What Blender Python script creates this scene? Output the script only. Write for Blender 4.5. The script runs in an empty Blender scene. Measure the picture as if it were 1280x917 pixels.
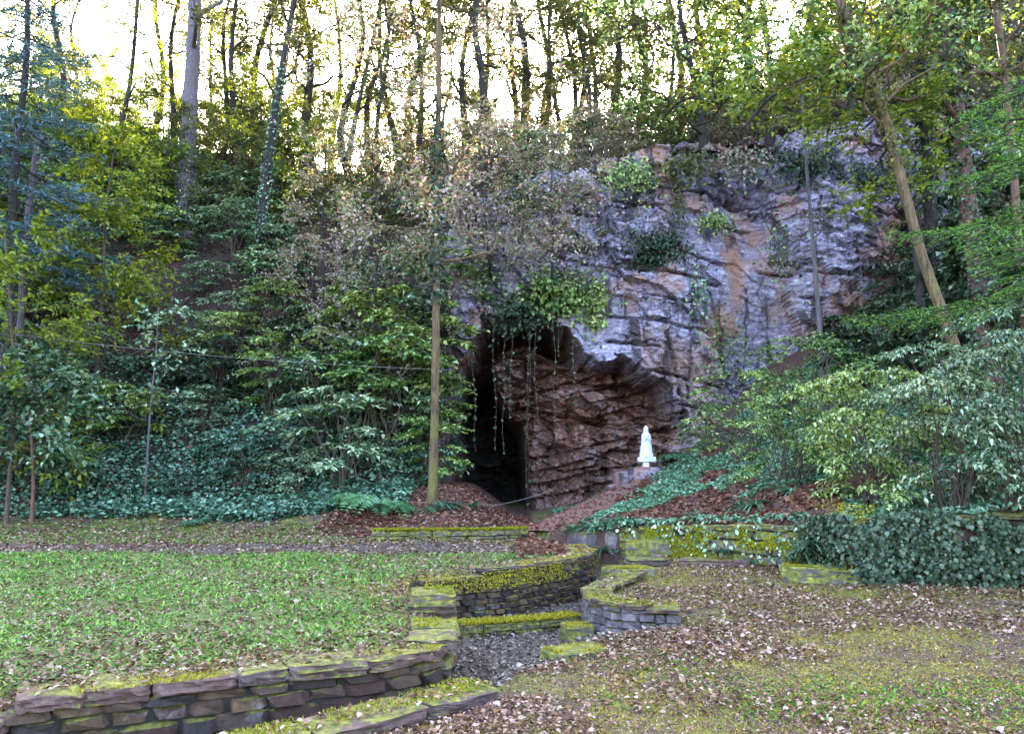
import bpy, bmesh, math, random
import numpy as np
from mathutils import Vector
rng = np.random.default_rng(11); random.seed(11)
R = math.radians
C = bpy.context.scene.collection
sc = bpy.context.scene

# ------------------------------------------------------------------ camera, sky, sun, exposure
CAMZ = 1.7; FPX = 1005.0; PITCH = math.atan(126.5 / FPX)
cd = bpy.data.cameras.new('camera'); cam = bpy.data.objects.new('camera', cd); C.objects.link(cam)
cam.location = (0, 0, CAMZ); cam.rotation_euler = (math.pi / 2 + PITCH, 0, 0)
cd.sensor_width = 36; cd.lens = 36 * FPX / 1280; cd.clip_end = 600; cd.clip_start = .05
sc.camera = cam
SUN_EL, SUN_AZ = R(29), R(4)
w = bpy.data.worlds.new('World'); sc.world = w; w.use_nodes = True
nt = w.node_tree; bg = nt.nodes['Background']
sky = nt.nodes.new('ShaderNodeTexSky'); sky.sky_type = 'NISHITA'; sky.sun_disc = False
sky.sun_elevation = SUN_EL; sky.sun_rotation = SUN_AZ; sky.air_density = 1.0; sky.dust_density = 4.0; sky.ozone_density = 1.0
nt.links.new(sky.outputs[0], bg.inputs[0]); bg.inputs[1].default_value = 0.12
sd = bpy.data.lights.new('sun', 'SUN'); sun = bpy.data.objects.new('sun', sd); C.objects.link(sun)
sd.energy = 4.5; sd.angle = R(.5); sd.color = (1, .9, .72)
sdir = Vector((math.sin(SUN_AZ) * math.cos(SUN_EL), math.cos(SUN_AZ) * math.cos(SUN_EL), math.sin(SUN_EL)))
sun.rotation_euler = sdir.to_track_quat('Z', 'Y').to_euler(); sun.location = (0, 60, 60)
vs = sc.view_settings; vs.view_transform = 'Standard'; vs.look = 'None'; vs.gamma = 1; vs.exposure = 4.4
sc.render.engine = 'CYCLES'
sc.cycles.max_bounces = 6; sc.cycles.diffuse_bounces = 2; sc.cycles.transmission_bounces = 4; sc.cycles.glossy_bounces = 2

# ------------------------------------------------------------------ helpers
def P(px, py, Y):
    u = (px - 640) / FPX; v = (458.5 - py) / FPX
    s = Y / (math.cos(PITCH) - v * math.sin(PITCH))
    return np.array((u * s, Y, CAMZ + s * (math.sin(PITCH) + v * math.cos(PITCH))))
def tag(o, label=None, cat=None, group=None, kind=None):
    if label: o['label'] = label
    if cat: o['category'] = cat
    if group: o['group'] = group
    if kind: o['kind'] = kind
    return o
def link(o, parent=None):
    C.objects.link(o)
    if parent is not None: o.parent = parent
    return o
def mesh(name, V, F, mat, smooth=False):
    V = np.asarray(V, np.float32).reshape(-1, 3)
    Fs = F if isinstance(F, list) else [F]
    Fs = [np.asarray(f, np.int32) for f in Fs if len(f)]
    me = bpy.data.meshes.new(name)
    me.vertices.add(len(V)); me.vertices.foreach_set('co', V.ravel())
    idx = np.concatenate([f.ravel() for f in Fs]); k = np.concatenate([np.full(len(f), f.shape[1], np.int32) for f in Fs])
    st = np.concatenate(([0], np.cumsum(k)[:-1])).astype(np.int32)
    me.loops.add(len(idx)); me.loops.foreach_set('vertex_index', idx)
    me.polygons.add(len(k)); me.polygons.foreach_set('loop_start', st)
    me.update(calc_edges=True)
    me.polygons.foreach_set('use_smooth', np.full(len(k), smooth))
    if mat is not None: me.materials.append(mat)
    return me
def obj(name, me, parent=None, loc=None):
    o = bpy.data.objects.new(name, me); link(o, parent)
    if loc is not None: o.location = loc
    return o
def empty(name, loc, rz=0, s=1.0):
    o = bpy.data.objects.new(name, None); link(o); o.empty_display_size = .1
    o.location = loc; o.rotation_euler = (0, 0, rz); o.scale = (s, s, s); return o
def vattr(me, name, arr):
    a = me.attributes.new(name, 'FLOAT', 'POINT'); a.data.foreach_set('value', np.asarray(arr, np.float32))
class MB:
    def __init__(s): s.V = []; s.F = {}; s.n = 0
    def add(s, V, F):
        V = np.asarray(V).reshape(-1, 3); F = np.asarray(F)
        if len(F): s.F.setdefault(F.shape[1], []).append(F + s.n)
        s.V.append(V); s.n += len(V)
    def mesh(s, name, mat, smooth=False):
        return mesh(name, np.concatenate(s.V), [np.concatenate(v) for v in s.F.values()], mat, smooth)
def tube(pts, rad, sides=7, wob=0.0):
    pts = np.asarray(pts, float); n = len(pts); rad = np.broadcast_to(np.asarray(rad, float), (n,))
    t = np.gradient(pts, axis=0); t /= np.linalg.norm(t, axis=1)[:, None] + 1e-9
    ref = np.array((0, 0, 1.)) if abs(t[:, 2]).mean() < .7 else np.array((1., 0, 0))
    a = np.cross(t, ref); a /= np.linalg.norm(a, axis=1)[:, None] + 1e-9
    b = np.cross(t, a); th = np.arange(sides) * 2 * math.pi / sides
    rr = rad[:, None] * (1 + wob * rng.uniform(-1, 1, (n, sides)))
    V = pts[:, None] + rr[..., None] * (a[:, None] * np.cos(th)[None, :, None] + b[:, None] * np.sin(th)[None, :, None])
    i = np.arange(n - 1)[:, None] * sides; j = np.arange(sides)[None]; k = (j + 1) % sides
    F = np.stack([i + j, i + k, i + sides + k, i + sides + j], -1).reshape(-1, 4)
    return V.reshape(-1, 3), F
def bend(p0, p1, n=8, amp=.1, sag=0.0):
    p0 = np.asarray(p0, float); p1 = np.asarray(p1, float); t = np.linspace(0, 1, n)[:, None]
    L = np.linalg.norm(p1 - p0); ph = rng.uniform(0, 6.28, 3); fr = rng.uniform(1, 2.2, 3)
    off = np.sin(t * fr * math.pi * 2 + ph) - (np.sin(ph) * (1 - t) + np.sin(fr * math.pi * 2 + ph) * t)
    q = p0 + (p1 - p0) * t + off * amp * L * .3
    q[:, 2] -= (sag * 4 * t * (1 - t))[:, 0] * L
    return q
def smoothpath(pts, n=24):
    pts = np.asarray(pts, float); k = len(pts)
    d = np.r_[0, np.cumsum(np.linalg.norm(np.diff(pts, axis=0), axis=1))]; s = np.linspace(0, d[-1], n * 4)
    q = np.stack([np.interp(s, d, pts[:, i]) for i in range(3)], 1)
    w_ = max(3, int(n * 4 / k / 1.6) | 1); pad = np.concatenate([np.repeat(q[:1], w_ // 2, 0), q, np.repeat(q[-1:], w_ // 2, 0)])
    q2 = np.stack([np.convolve(pad[:, i], np.ones(w_) / w_, 'valid') for i in range(3)], 1)
    return q2[np.linspace(0, len(q2) - 1, n).astype(int)]
def nrm(v): return v / (np.linalg.norm(v, axis=-1, keepdims=True) + 1e-9)
def leaves(c, d, nrml, ln, wr=.55, fold=.18, fine=False):
    """leaf blades folded along the midrib: c base points, d tip directions, nrml upward normals"""
    n = len(c); d = nrm(d); s = nrm(np.cross(d, nrml)); u = np.cross(s, d)
    ln = np.broadcast_to(np.asarray(ln, float), (n,))[:, None]; wd = ln * wr * .5
    if not fine:
        V = np.stack([c, c + d * ln * .45 + s * wd + u * ln * fold, c + d * ln - u * ln * fold * .6, c + d * ln * .45 - s * wd + u * ln * fold], 1)
        b = np.arange(n)[:, None] * 4
        F = np.concatenate([b + [[0, 2, 1]], b + [[0, 3, 2]]])
    else:
        V = np.stack([c, c + d * ln * .28 + s * wd * .9 + u * ln * fold * .8, c + d * ln * .62 + s * wd * .8 + u * ln * fold * .7,
                      c + d * ln - u * ln * fold * .8, c + d * ln * .62 - s * wd * .8 + u * ln * fold * .7, c + d * ln * .28 - s * wd * .9 + u * ln * fold * .8,
                      c + d * ln * .5 + u * ln * .05], 1)
        b = np.arange(n)[:, None] * 7
        F = np.concatenate([b + [[k, (k + 1) % 6, 6]] for k in range(6)])
    return V.reshape(-1, 3), F
def blades(c, d, ln, wd, droop=.5, seg=2):
    """grass or strap blades that rise along d and arch over"""
    n = len(c); d = nrm(d); h = d.copy(); h[:, 2] = 0; h = nrm(h + 1e-4); s = np.stack([-h[:, 1], h[:, 0], np.zeros(n)], 1)
    ln = np.broadcast_to(np.asarray(ln, float), (n,))[:, None]; wd = np.broadcast_to(np.asarray(wd, float), (n,))[:, None]
    dr = np.broadcast_to(np.asarray(droop, float), (n,))[:, None]
    rows = []
    for k in range(seg + 1):
        t = k / seg; p = c + d * ln * t + h * ln * dr * t * t * .5; p[:, 2:3] -= ln * dr * t * t * .7
        wk = wd * (1 - .75 * t ** 1.5) if k else wd * .6
        if k < seg: rows += [p - s * wk * .5, p + s * wk * .5]
        else: rows += [p]
    V = np.stack(rows, 1); m = 2 * seg + 1; b = np.arange(n)[:, None] * m
    F4 = np.concatenate([b + [[2 * k, 2 * k + 1, 2 * k + 3, 2 * k + 2]] for k in range(seg - 1)]) if seg > 1 else np.zeros((0, 4), int)
    F3 = b + [[2 * seg - 2, 2 * seg - 1, 2 * seg]]
    return V.reshape(-1, 3), [F4, F3]
# value noise
def _h(x, y, z):
    n = (x.astype(np.int64) * 374761393 + y.astype(np.int64) * 668265263 + z.astype(np.int64) * 2147483647) & 0xffffffff
    n = ((n ^ (n >> 13)) * 1274126177) & 0xffffffff
    return ((n ^ (n >> 16)) & 0xffff) / 65535.
def vnoise(x, y, z=0):
    x, y, z = np.broadcast_arrays(np.asarray(x, float), np.asarray(y, float), np.asarray(z, float))
    i, j, k = np.floor(x), np.floor(y), np.floor(z); f, g, h = x - i, y - j, z - k
    f, g, h = [a * a * (3 - 2 * a) for a in (f, g, h)]; r = 0
    for a in (0, 1):
        for b in (0, 1):
            for c in (0, 1):
                r = r + _h(i + a, j + b, k + c) * (f if a else 1 - f) * (g if b else 1 - g) * (h if c else 1 - h)
    return r * 2 - 1
def fbm(x, y, z=0, o=4):
    r = 0; a = .5
    for k in range(o): r = r + a * vnoise(x * 2 ** k + 7 * k, y * 2 ** k, z * 2 ** k if not np.isscalar(z) else z + k * 3.7); a *= .5
    return r
def sst(a, b, x): t = np.clip((x - a) / (b - a), 0, 1); return t * t * (3 - 2 * t)
def inpoly(x, y, poly):
    ins = np.zeros(np.shape(x), bool); n = len(poly)
    for i in range(n):
        (x0, y0), (x1, y1) = poly[i], poly[(i + 1) % n]
        if y0 == y1: continue
        c = ((y0 > y) != (y1 > y)) & (x < (x1 - x0) * (y - y0) / (y1 - y0) + x0); ins ^= c
    return ins
def dline(x, y, pl, closed=False):
    d = np.full(np.shape(x), 1e9); n = len(pl)
    for i in range(n if closed else n - 1):
        ax, ay = pl[i]; bx, by = pl[(i + 1) % n]; ex, ey = bx - ax, by - ay
        t = np.clip(((x - ax) * ex + (y - ay) * ey) / (ex * ex + ey * ey + 1e-9), 0, 1)
        d = np.minimum(d, np.hypot(x - ax - t * ex, y - ay - t * ey))
    return d

# ------------------------------------------------------------------ materials
def newmat(name):
    m = bpy.data.materials.new(name); m.use_nodes = True; n = m.node_tree; n.nodes.clear()
    out = n.nodes.new('ShaderNodeOutputMaterial'); p = n.nodes.new('ShaderNodeBsdfPrincipled'); n.links.new(p.outputs[0], out.inputs[0])
    return m, n, p, out
def N(n, t, **kw):
    x = n.nodes.new('ShaderNode' + t)
    for k, v in kw.items():
        if hasattr(x, k): setattr(x, k, v)
        else: x.inputs[k.replace('_', ' ')].default_value = v
    return x
def ramp(n, src, stops, interp='LINEAR'):
    r = n.nodes.new('ShaderNodeValToRGB'); e = r.color_ramp.elements; r.color_ramp.interpolation = interp
    while len(e) < len(stops): e.new(.5)
    for i, (p, c) in enumerate(stops): e[i].position = p; e[i].color = tuple(c[:3]) + (1,)
    n.links.new(src, r.inputs[0]); return r.outputs[0]
def mix(n, fac, a, b, mode='MIX'):
    m = n.nodes.new('ShaderNodeMix'); m.data_type = 'RGBA'; m.blend_type = mode
    for i, v in ((0, fac), (6, a), (7, b)):
        if isinstance(v, (int, float)): m.inputs[i].default_value = v
        elif isinstance(v, tuple): m.inputs[i].default_value = v + (1,)
        else: n.links.new(v, m.inputs[i])
    return m.outputs[2]
def math_(n, op, a, b=0.0, clamp=False):
    m = n.nodes.new('ShaderNodeMath'); m.operation = op; m.use_clamp = clamp
    for i, v in ((0, a), (1, b)):
        if isinstance(v, (int, float)): m.inputs[i].default_value = v
        else: n.links.new(v, m.inputs[i])
    return m.outputs[0]
def noise(n, scale, detail=5, rough=.6, vec=None, dist=0.0):
    x = N(n, 'TexNoise'); x.inputs['Scale'].default_value = scale; x.inputs['Detail'].default_value = detail
    x.inputs['Roughness'].default_value = rough; x.inputs['Distortion'].default_value = dist
    if vec is not None: n.links.new(vec, x.inputs['Vector'])
    return x.outputs[0]
def wpos(n, scale=(1, 1, 1), rot=(0, 0, 0)):
    g = N(n, 'NewGeometry'); m = N(n, 'Mapping'); n.links.new(g.outputs['Position'], m.inputs[0])
    m.inputs['Scale'].default_value = scale; m.inputs['Rotation'].default_value = rot; return m.outputs[0]
def attr(n, name): a = N(n, 'Attribute'); a.attribute_name = name; return a.outputs['Fac']
def bump(n, p, h, strength=.5, dist=.05):
    b = N(n, 'Bump'); b.inputs['Strength'].default_value = strength; b.inputs['Distance'].default_value = dist
    n.links.new(h, b.inputs['Height']); n.links.new(b.outputs[0], p.inputs['Normal'])
def leafmat(name, cols, tr=.3, rough=.42, trcol=1.6, spec=.45):
    m, n, p, out = newmat(name)
    g = N(n, 'NewGeometry'); k = len(cols)
    c = ramp(n, g.outputs['Random Per Island'], [(i / (k - 1), q) for i, q in enumerate(cols)])
    oi = N(n, 'ObjectInfo'); hsv = N(n, 'HueSaturation'); n.links.new(c, hsv.inputs['Color'])
    n.links.new(math_(n, 'ADD', math_(n, 'MULTIPLY', oi.outputs['Random'], .5), .78), hsv.inputs['Value'])
    n.links.new(math_(n, 'ADD', math_(n, 'MULTIPLY', oi.outputs['Random'], -.05), .525), hsv.inputs['Hue'])
    n.links.new(hsv.outputs[0], p.inputs['Base Color']); p.inputs['Roughness'].default_value = rough; p.inputs['Specular IOR Level'].default_value = spec
    if tr > 0:
        t = N(n, 'BsdfTranslucent'); n.links.new(mix(n, 1.0, hsv.outputs[0], (1.25 * trcol, 1.15 * trcol, .45 * trcol), 'MULTIPLY'), t.inputs[0])
        mx = N(n, 'MixShader'); mx.inputs[0].default_value = tr
        n.links.new(p.outputs[0], mx.inputs[1]); n.links.new(t.outputs[0], mx.inputs[2]); n.links.new(mx.outputs[0], out.inputs[0])
    return m
def barkmat(name, a, b, moss=(.10, .12, .02), mossamt=.5):
    m, n, p, out = newmat(name); v = wpos(n, (9, 9, 1.6)); k = noise(n, 2.2, 6, .65, v, .6)
    c = ramp(n, k, [(.3, a), (.7, b)]); k2 = noise(n, 1.3, 4, .6, wpos(n))
    f = ramp(n, k2, [(.62 - mossamt * .3, (0, 0, 0)), (.78 - mossamt * .2, (1, 1, 1))])
    n.links.new(mix(n, f, c, moss), p.inputs['Base Color']); p.inputs['Roughness'].default_value = .85
    bump(n, p, k, 1.0, .09); return m
M = {}
M['teal'] = leafmat('teal leaves', [(.006, .016, .007), (.035, .075, .034), (.10, .175, .09), (.22, .30, .17), (.48, .52, .36)], .12, .3)
M['blue'] = leafmat('bluish leaves', [(.008, .022, .014), (.028, .065, .04), (.085, .165, .11), (.22, .34, .25)], .1, .32, 1.6, .35)
M['green'] = leafmat('green leaves', [(.008, .020, .005), (.04, .085, .016), (.12, .20, .045), (.25, .33, .10), (.42, .46, .20)], .2, .32)
M['dark'] = leafmat('dark ivy leaves', [(.005, .012, .005), (.014, .03, .012), (.03, .055, .025), (.05, .075, .04), (.11, .14, .09)], .06, .35, 1.6, .3)
M['yellow'] = leafmat('yellow green leaves', [(.03, .06, .006), (.11, .155, .015), (.24, .26, .03)], .32, .45)
M['olive'] = leafmat('olive leaves', [(.015, .025, .006), (.05, .06, .010), (.14, .14, .018), (.03, .045, .010), (.09, .06, .02)], .24, .5)
M['pink'] = leafmat('pale dry leaves', [(.05, .035, .025), (.20, .12, .11), (.42, .28, .28), (.10, .14, .05), (.17, .21, .09), (.52, .39, .39)], .2, .45)
M['fir'] = leafmat('fir needles', [(.015, .05, .010), (.05, .14, .03), (.13, .27, .06), (.22, .34, .10)], .2, .45, 1.6, .25)
M['bluefir'] = leafmat('blue fir needles', [(.02, .05, .07), (.06, .11, .16), (.13, .20, .28)], .1, .45)
M['grass'] = leafmat('grass', [(.02, .07, .010), (.05, .155, .018), (.11, .25, .035), (.24, .34, .06)], .18, .38, 1.6, .3)
M['weed'] = leafmat('weeds', [(.03, .09, .008), (.08, .19, .014), (.17, .30, .03)], .25, .42, 1.6, .2)
M['litter'] = leafmat('fallen leaves', [(.03, .013, .008), (.10, .045, .028), (.20, .105, .07), (.28, .165, .12), (.45, .31, .26), (.19, .09, .035), (.07, .03, .018), (.12, .06, .04)], 0, .7, 1, .12)
M['greylitter'] = leafmat('grey fallen leaves', [(.04, .022, .016), (.13, .085, .065), (.25, .18, .15), (.42, .33, .29)], 0, .7, 1, .12)
M['redlitter'] = leafmat('red brown fallen leaves', [(.05, .016, .012), (.12, .04, .03), (.22, .075, .05), (.30, .15, .12)], 0, .7, 1, .15)
M['groundivy'] = leafmat('ground ivy leaves', [(.02, .055, .025), (.08, .18, .085), (.16, .30, .16), (.27, .42, .27)], .1, .35, 1.6, .35)
M['strap'] = leafmat('strap leaves', [(.03, .09, .05), (.07, .16, .09), (.15, .26, .17)], .15, .3)
M['mossfuzz'] = leafmat('moss fuzz', [(.07, .07, .006), (.21, .185, .012), (.40, .32, .018), (.12, .13, .014)], .1, .7, 1.6, .12)
M['bark'] = barkmat('dark bark', (.010, .007, .006), (.045, .03, .027), (.03, .035, .01), .3)
M['barkyellow'] = barkmat('mossy yellow bark', (.028, .016, .009), (.23, .135, .06), (.16, .14, .025), .3)
M['barkgrey'] = barkmat('grey violet bark', (.06, .045, .055), (.2, .15, .17), (.1, .09, .05), .25)
M['barkred'] = barkmat('red brown bark', (.07, .03, .02), (.22, .11, .08), (.1, .08, .03), .2)
M['twig'] = barkmat('twig bark', (.05, .03, .022), (.14, .09, .07), (.09, .09, .03), .3)

def groundmat():
    m, n, p, out = newmat('forest ground')
    k = noise(n, 3.0, 7, .7, wpos(n)); k2 = noise(n, 22, 4, .7, wpos(n)); k3 = noise(n, .9, 5, .6, wpos(n))
    soil = ramp(n, k2, [(.3, (.03, .017, .012)), (.55, (.095, .055, .035)), (.75, (.17, .105, .075))])
    moss = ramp(n, k2, [(.3, (.05, .05, .010)), (.55, (.14, .125, .014)), (.75, (.27, .22, .025))])
    grass = ramp(n, k2, [(.3, (.025, .045, .006)), (.5, (.08, .11, .012)), (.7, (.16, .17, .02))])
    red = ramp(n, k2, [(.3, (.045, .016, .012)), (.7, (.14, .06, .045))])
    grey = ramp(n, k2, [(.3, (.035, .024, .02)), (.7, (.14, .10, .085))])
    c = mix(n, ramp(n, math_(n, 'ADD', math_(n, 'MULTIPLY', k, .6), math_(n, 'MULTIPLY', k3, .5)), [(.50, (0, 0, 0)), (.60, (1, 1, 1))]), soil, moss)
    def msk(a): return math_(n, 'ADD', math_(n, 'MULTIPLY', attr(n, a), 1.5), math_(n, 'SUBTRACT', math_(n, 'MULTIPLY', k, .9), .7), True)
    c = mix(n, msk('grass'), c, grass); c = mix(n, msk('grey'), c, grey); c = mix(n, msk('red'), c, red)
    n.links.new(c, p.inputs['Base Color']); p.inputs['Roughness'].default_value = .9
    bump(n, p, math_(n, 'ADD', k2, math_(n, 'MULTIPLY', k, .8)), .9, .05); return m
def hillmat():
    m, n, p, out = newmat('hillside soil'); k = noise(n, 5, 7, .7, wpos(n)); k2 = noise(n, .5, 5, .6, wpos(n))
    c = ramp(n, k, [(.3, (.012, .006, .005)), (.55, (.04, .018, .013)), (.75, (.10, .05, .04))])
    g = ramp(n, k, [(.3, (.010, .014, .006)), (.7, (.03, .035, .014))])
    n.links.new(mix(n, ramp(n, k2, [(.5, (0, 0, 0)), (.62, (1, 1, 1))]), c, g), p.inputs['Base Color']); p.inputs['Roughness'].default_value = .95
    bump(n, p, k, 1, .15); return m
def rockmat():
    m, n, p, out = newmat('limestone')
    v = wpos(n, (1, 1, 1), (0, R(-14), 0)); st = noise(n, 1.6, 8, .65, wpos(n, (.8, .8, 3.2), (0, R(-14), 0)), .8)
    f = noise(n, 7, 8, .7, v); big = noise(n, .42, 5, .6, wpos(n)); fall = noise(n, 1.1, 5, .6, wpos(n, (1.9, 1.9, .22)), .5)
    lit = ramp(n, math_(n, 'ADD', math_(n, 'MULTIPLY', st, .55), math_(n, 'MULTIPLY', f, .45)),
               [(.33, (.045, .038, .048)), (.44, (.165, .135, .19)), (.53, (.33, .28, .38)), (.65, (.67, .60, .72))])
    c = mix(n, ramp(n, big, [(.5, (0, 0, 0)), (.62, (.85, .85, .85))]), lit, (.40, .20, .14), 'MIX')
    c = mix(n, math_(n, 'MULTIPLY', attr(n, 'orange'), ramp(n, f, [(.3, (.3, .3, .3)), (.6, (1, 1, 1))])), c, (.36, .16, .075))
    c = mix(n, ramp(n, fall, [(.53, (0, 0, 0)), (.60, (.85, .85, .85))]), c, (.045, .035, .045))
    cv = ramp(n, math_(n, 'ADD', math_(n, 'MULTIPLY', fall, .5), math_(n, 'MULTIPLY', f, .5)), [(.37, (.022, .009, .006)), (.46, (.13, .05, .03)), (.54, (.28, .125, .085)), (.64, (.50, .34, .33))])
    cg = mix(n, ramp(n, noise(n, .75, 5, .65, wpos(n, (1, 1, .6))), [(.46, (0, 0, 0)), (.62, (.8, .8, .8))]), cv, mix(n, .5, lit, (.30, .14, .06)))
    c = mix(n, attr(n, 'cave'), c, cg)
    c = mix(n, attr(n, 'hole_shade'), c, (.02, .016, .014))  # darkness of the deep hole painted into the rock colour
    n.links.new(c, p.inputs['Base Color']); p.inputs['Roughness'].default_value = .75
    vo = N(n, 'TexVoronoi'); vo.feature = 'DISTANCE_TO_EDGE'; vo.inputs['Scale'].default_value = 1.5
    n.links.new(wpos(n, (.9, .9, 2.6), (0, R(-14), 0)), vo.inputs['Vector'])
    crack = ramp(n, vo.outputs['Distance'], [(0, (0, 0, 0)), (.05, (1, 1, 1))])
    bump(n, p, math_(n, 'ADD', math_(n, 'ADD', f, math_(n, 'MULTIPLY', st, 1.5)), math_(n, 'MULTIPLY', crack, .18)), .8, .10); return m
def stonemat(name, cols, mossf, mossc=(.16, .15, .02)):
    m, n, p, out = newmat(name); oi = N(n, 'ObjectInfo'); f = noise(n, 14, 7, .7, wpos(n)); g = noise(n, 3.2, 5, .65, wpos(n))
    c = ramp(n, oi.outputs['Random'], [(i / (len(cols) - 1), q) for i, q in enumerate(cols)])
    c = mix(n, .75, c, ramp(n, f, [(.3, (.25, .24, .25)), (.7, (1.5, 1.45, 1.5))]), 'MULTIPLY')
    c = mix(n, ramp(n, g, [(.58, (0, 0, 0)), (.68, (.55, .55, .55))]), c, (.22, .18, .18))
    ge = N(n, 'NewGeometry'); sx = N(n, 'SeparateXYZ'); n.links.new(ge.outputs['Normal'], sx.inputs[0])
    k = math_(n, 'ADD', math_(n, 'MULTIPLY', sx.outputs[2], .55), math_(n, 'ADD', math_(n, 'MULTIPLY', g, 1.6), mossf - 1.25))
    mk = ramp(n, k, [(.30, (0, 0, 0)), (.42, (1, 1, 1))])
    mc = ramp(n, f, [(.32, (.03, .034, .006)), (.5, (.13, .12, .016)), (.68, (.30, .26, .035))])
    n.links.new(mix(n, mk, c, mc), p.inputs['Base Color']); p.inputs['Roughness'].default_value = .85
    bump(n, p, math_(n, 'ADD', f, g), .9, .03); return m
def plainmat(name, col, rough=.7, var=.25, sc_=8):
    m, n, p, out = newmat(name); f = noise(n, sc_, 6, .65, wpos(n))
    n.links.new(mix(n, f, tuple(x * (1 - var) for x in col), tuple(min(1, x * (1 + var)) for x in col)), p.inputs['Base Color'])
    p.inputs['Roughness'].default_value = rough; bump(n, p, f, .35, .02); return m
M['ground'] = groundmat(); M['hill'] = hillmat(); M['rock'] = rockmat()
M['stone'] = stonemat('red sandstone blocks', [(.012, .007, .005), (.05, .018, .012), (.075, .04, .024), (.026, .018, .018), (.13, .065, .024), (.016, .010, .008)], .28)
M['coping'] = stonemat('mossy coping', [(.085, .04, .032), (.13, .07, .058), (.065, .042, .042), (.11, .048, .033)], .33)
M['mossstone'] = stonemat('thick moss stone', [(.12, .09, .08), (.18, .14, .12)], .85)
M['palestone'] = stonemat('pale violet blocks', [(.10, .072, .08), (.17, .13, .135), (.07, .05, .055), (.20, .155, .155)], .28)
M['slab'] = stonemat('violet slab', [(.12, .10, .14), (.16, .13, .17)], .1)
M['earth'] = plainmat('trodden red earth', (.19, .095, .06), .95, .6, 6)
M['core'] = plainmat('dark wall core', (.02, .016, .013), .95)
M['white'] = plainmat('white painted stone', (.66, .66, .64), .7, .16, 9)
M['cable'] = plainmat('pale cable', (.17, .16, .15), .6)
M['concrete'] = plainmat('concrete step', (.20, .13, .11), .85)

# ------------------------------------------------------------------ terrain functions
LT = [(-9, 4.3), (-3.35, 5.25), (-3.17, 5.36), (-2.51, 5.73), (-1.76, 6.1), (-1.03, 6.47), (-.67, 6.76), (-.55, 7.07), (-.55, 7.73), (-.6, 8.6), (-.68, 9.6),
      (-1.16, 10.2), (-1.2, 11.1), (0, 11.87), (.9, 12.9), (1.3, 13.6), (1.45, 14.3), (1.3, 15.2), (.8, 16.2), (.5, 18.2), (.5, 30)]
RT = [(-9, 3.2), (-2.05, 5.0), (-.74, 6.17), (-.27, 6.7), (.07, 7.33), (.47, 7.94), (.75, 8.5), (1.0, 8.9), (1.95, 9.5)]
RW = [(1.95, 9.6), (1.2, 9.85), (.95, 10.3), (.95, 11), (1.2, 11.7), (1.75, 12.9), (1.95, 14.2), (2.15, 15.5), (2.2, 16.5)]
CHAN = LT[:-2] + [(.8, 17.5), (2.2, 16.6)] + RW[::-1] + RT[::-1]
TERR = LT + [(-80, 30), (-80, 4)]
WX = [-2, 0.4, 2.1, 3.1, 3.5, 4.15, 4.85, 4.95, 6.1, 7.2, 10, 16, 60]
WY = [18.6, 18.4, 16.5, 15.6, 14.7, 14.0, 13.2, 12.1, 11.5, 11.2, 10.6, 10, 8]
WT = [.2, .22, .5, .62, .66, .72, .8, .92, 1.0, 1.08, 1.3, 1.6, 2]
ZCX = [-2, 1, 2, 3.4, 4.3, 5.8, 9, 13, 20, 60]; ZC = [.25, .3, .45, 1.1, 1.75, 2.4, 4.8, 7.2, 11.5, 20]
WLINE = list(zip(WX, WY))
def ys_(x): return np.interp(x, [-40, -14, -6, -3, 0], [21, 20.2, 19.2, 17.6, 17.15])
def gz(x, y):
    x = np.asarray(x, float); y = np.asarray(y, float)
    n = fbm(x * .8, y * .8, 0, 3) * .06 + fbm(x * 4, y * 4, 3, 2) * .02
    ter = .2 + .25 * np.clip(y - ys_(x), 0, 4) * (1 - sst(-1.7, .3, x)) + n
    ter = ter - .12 * (x < -3.3) * sst(6.0, 5.2, y)
    chan = inpoly(x, y, CHAN) | (dline(x, y, LT[:17]) < .15) | (dline(x, y, RW) < .15) | (dline(x, y, RT[:3]) < .13); bed = -.4 + n
    d = dline(x, y, RT); soft = sst(0, 1.0, d); bed = np.where(y < 10.3, bed + .3 * sst(.9, 0, d) * sst(-1.0, 0, x), bed)
    right = -.1 * (1 - soft) * (y < 10) + n * 1.2 + .012 * np.clip(x - 2, 0, 20)
    yw = np.interp(x, WX, WY); wt = np.interp(x, WX, WT); zc = np.interp(x, ZCX, ZC)
    t = np.clip((y - yw) / (25.8 - yw), 0, 1.1); sl = wt + (zc - wt) * (t ** 1.15) + n * 2
    up = (y > yw) & (dline(x, y, WLINE) > .17); right = np.where(up, sl, right)
    z = np.where(inpoly(x, y, TERR), ter, right)
    return np.where(chan & ~up, bed, z)
def ctop(x): return np.interp(x, [-8, -4.5, -3.5, -2, -1, 3, 6, 12, 16, 22], [3, 5.2, 7.2, 9.9, 11.2, 12.2, 13.2, 13.4, 13.2, 14.5]) + fbm(np.asarray(x) * .7, 3.3, 0, 3) * .8
def hz(x, y):
    x = np.asarray(x, float); y = np.asarray(y, float)
    zr = 17.4 + np.clip(x - 7, 0, 60) * .55 + np.clip(-x - 16, 0, 60) * .3
    base = .2 + .25 * np.clip(21.5 - ys_(x), 0, 6) + np.clip(-x - 12, 0, 40) * .12
    left = base + (y - 21.5) * (zr - base) / 18.5 * np.where(y < 26.9, 1 - .85 * sst(-3.8, -2.2, x), 1)
    cl = ctop(x) - .15 + (y - 26.9) * (zr - ctop(x)) / 13.1
    s = sst(-4.5, -1.5, x) * sst(25.9, 26.9, y); z = left * (1 - s) + cl * s
    zr2 = zr - (y - 40) * .12
    z = np.where(y > 40, zr2, z)
    return z + fbm(x * .35, y * .35, 1, 4) * 1.1
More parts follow.
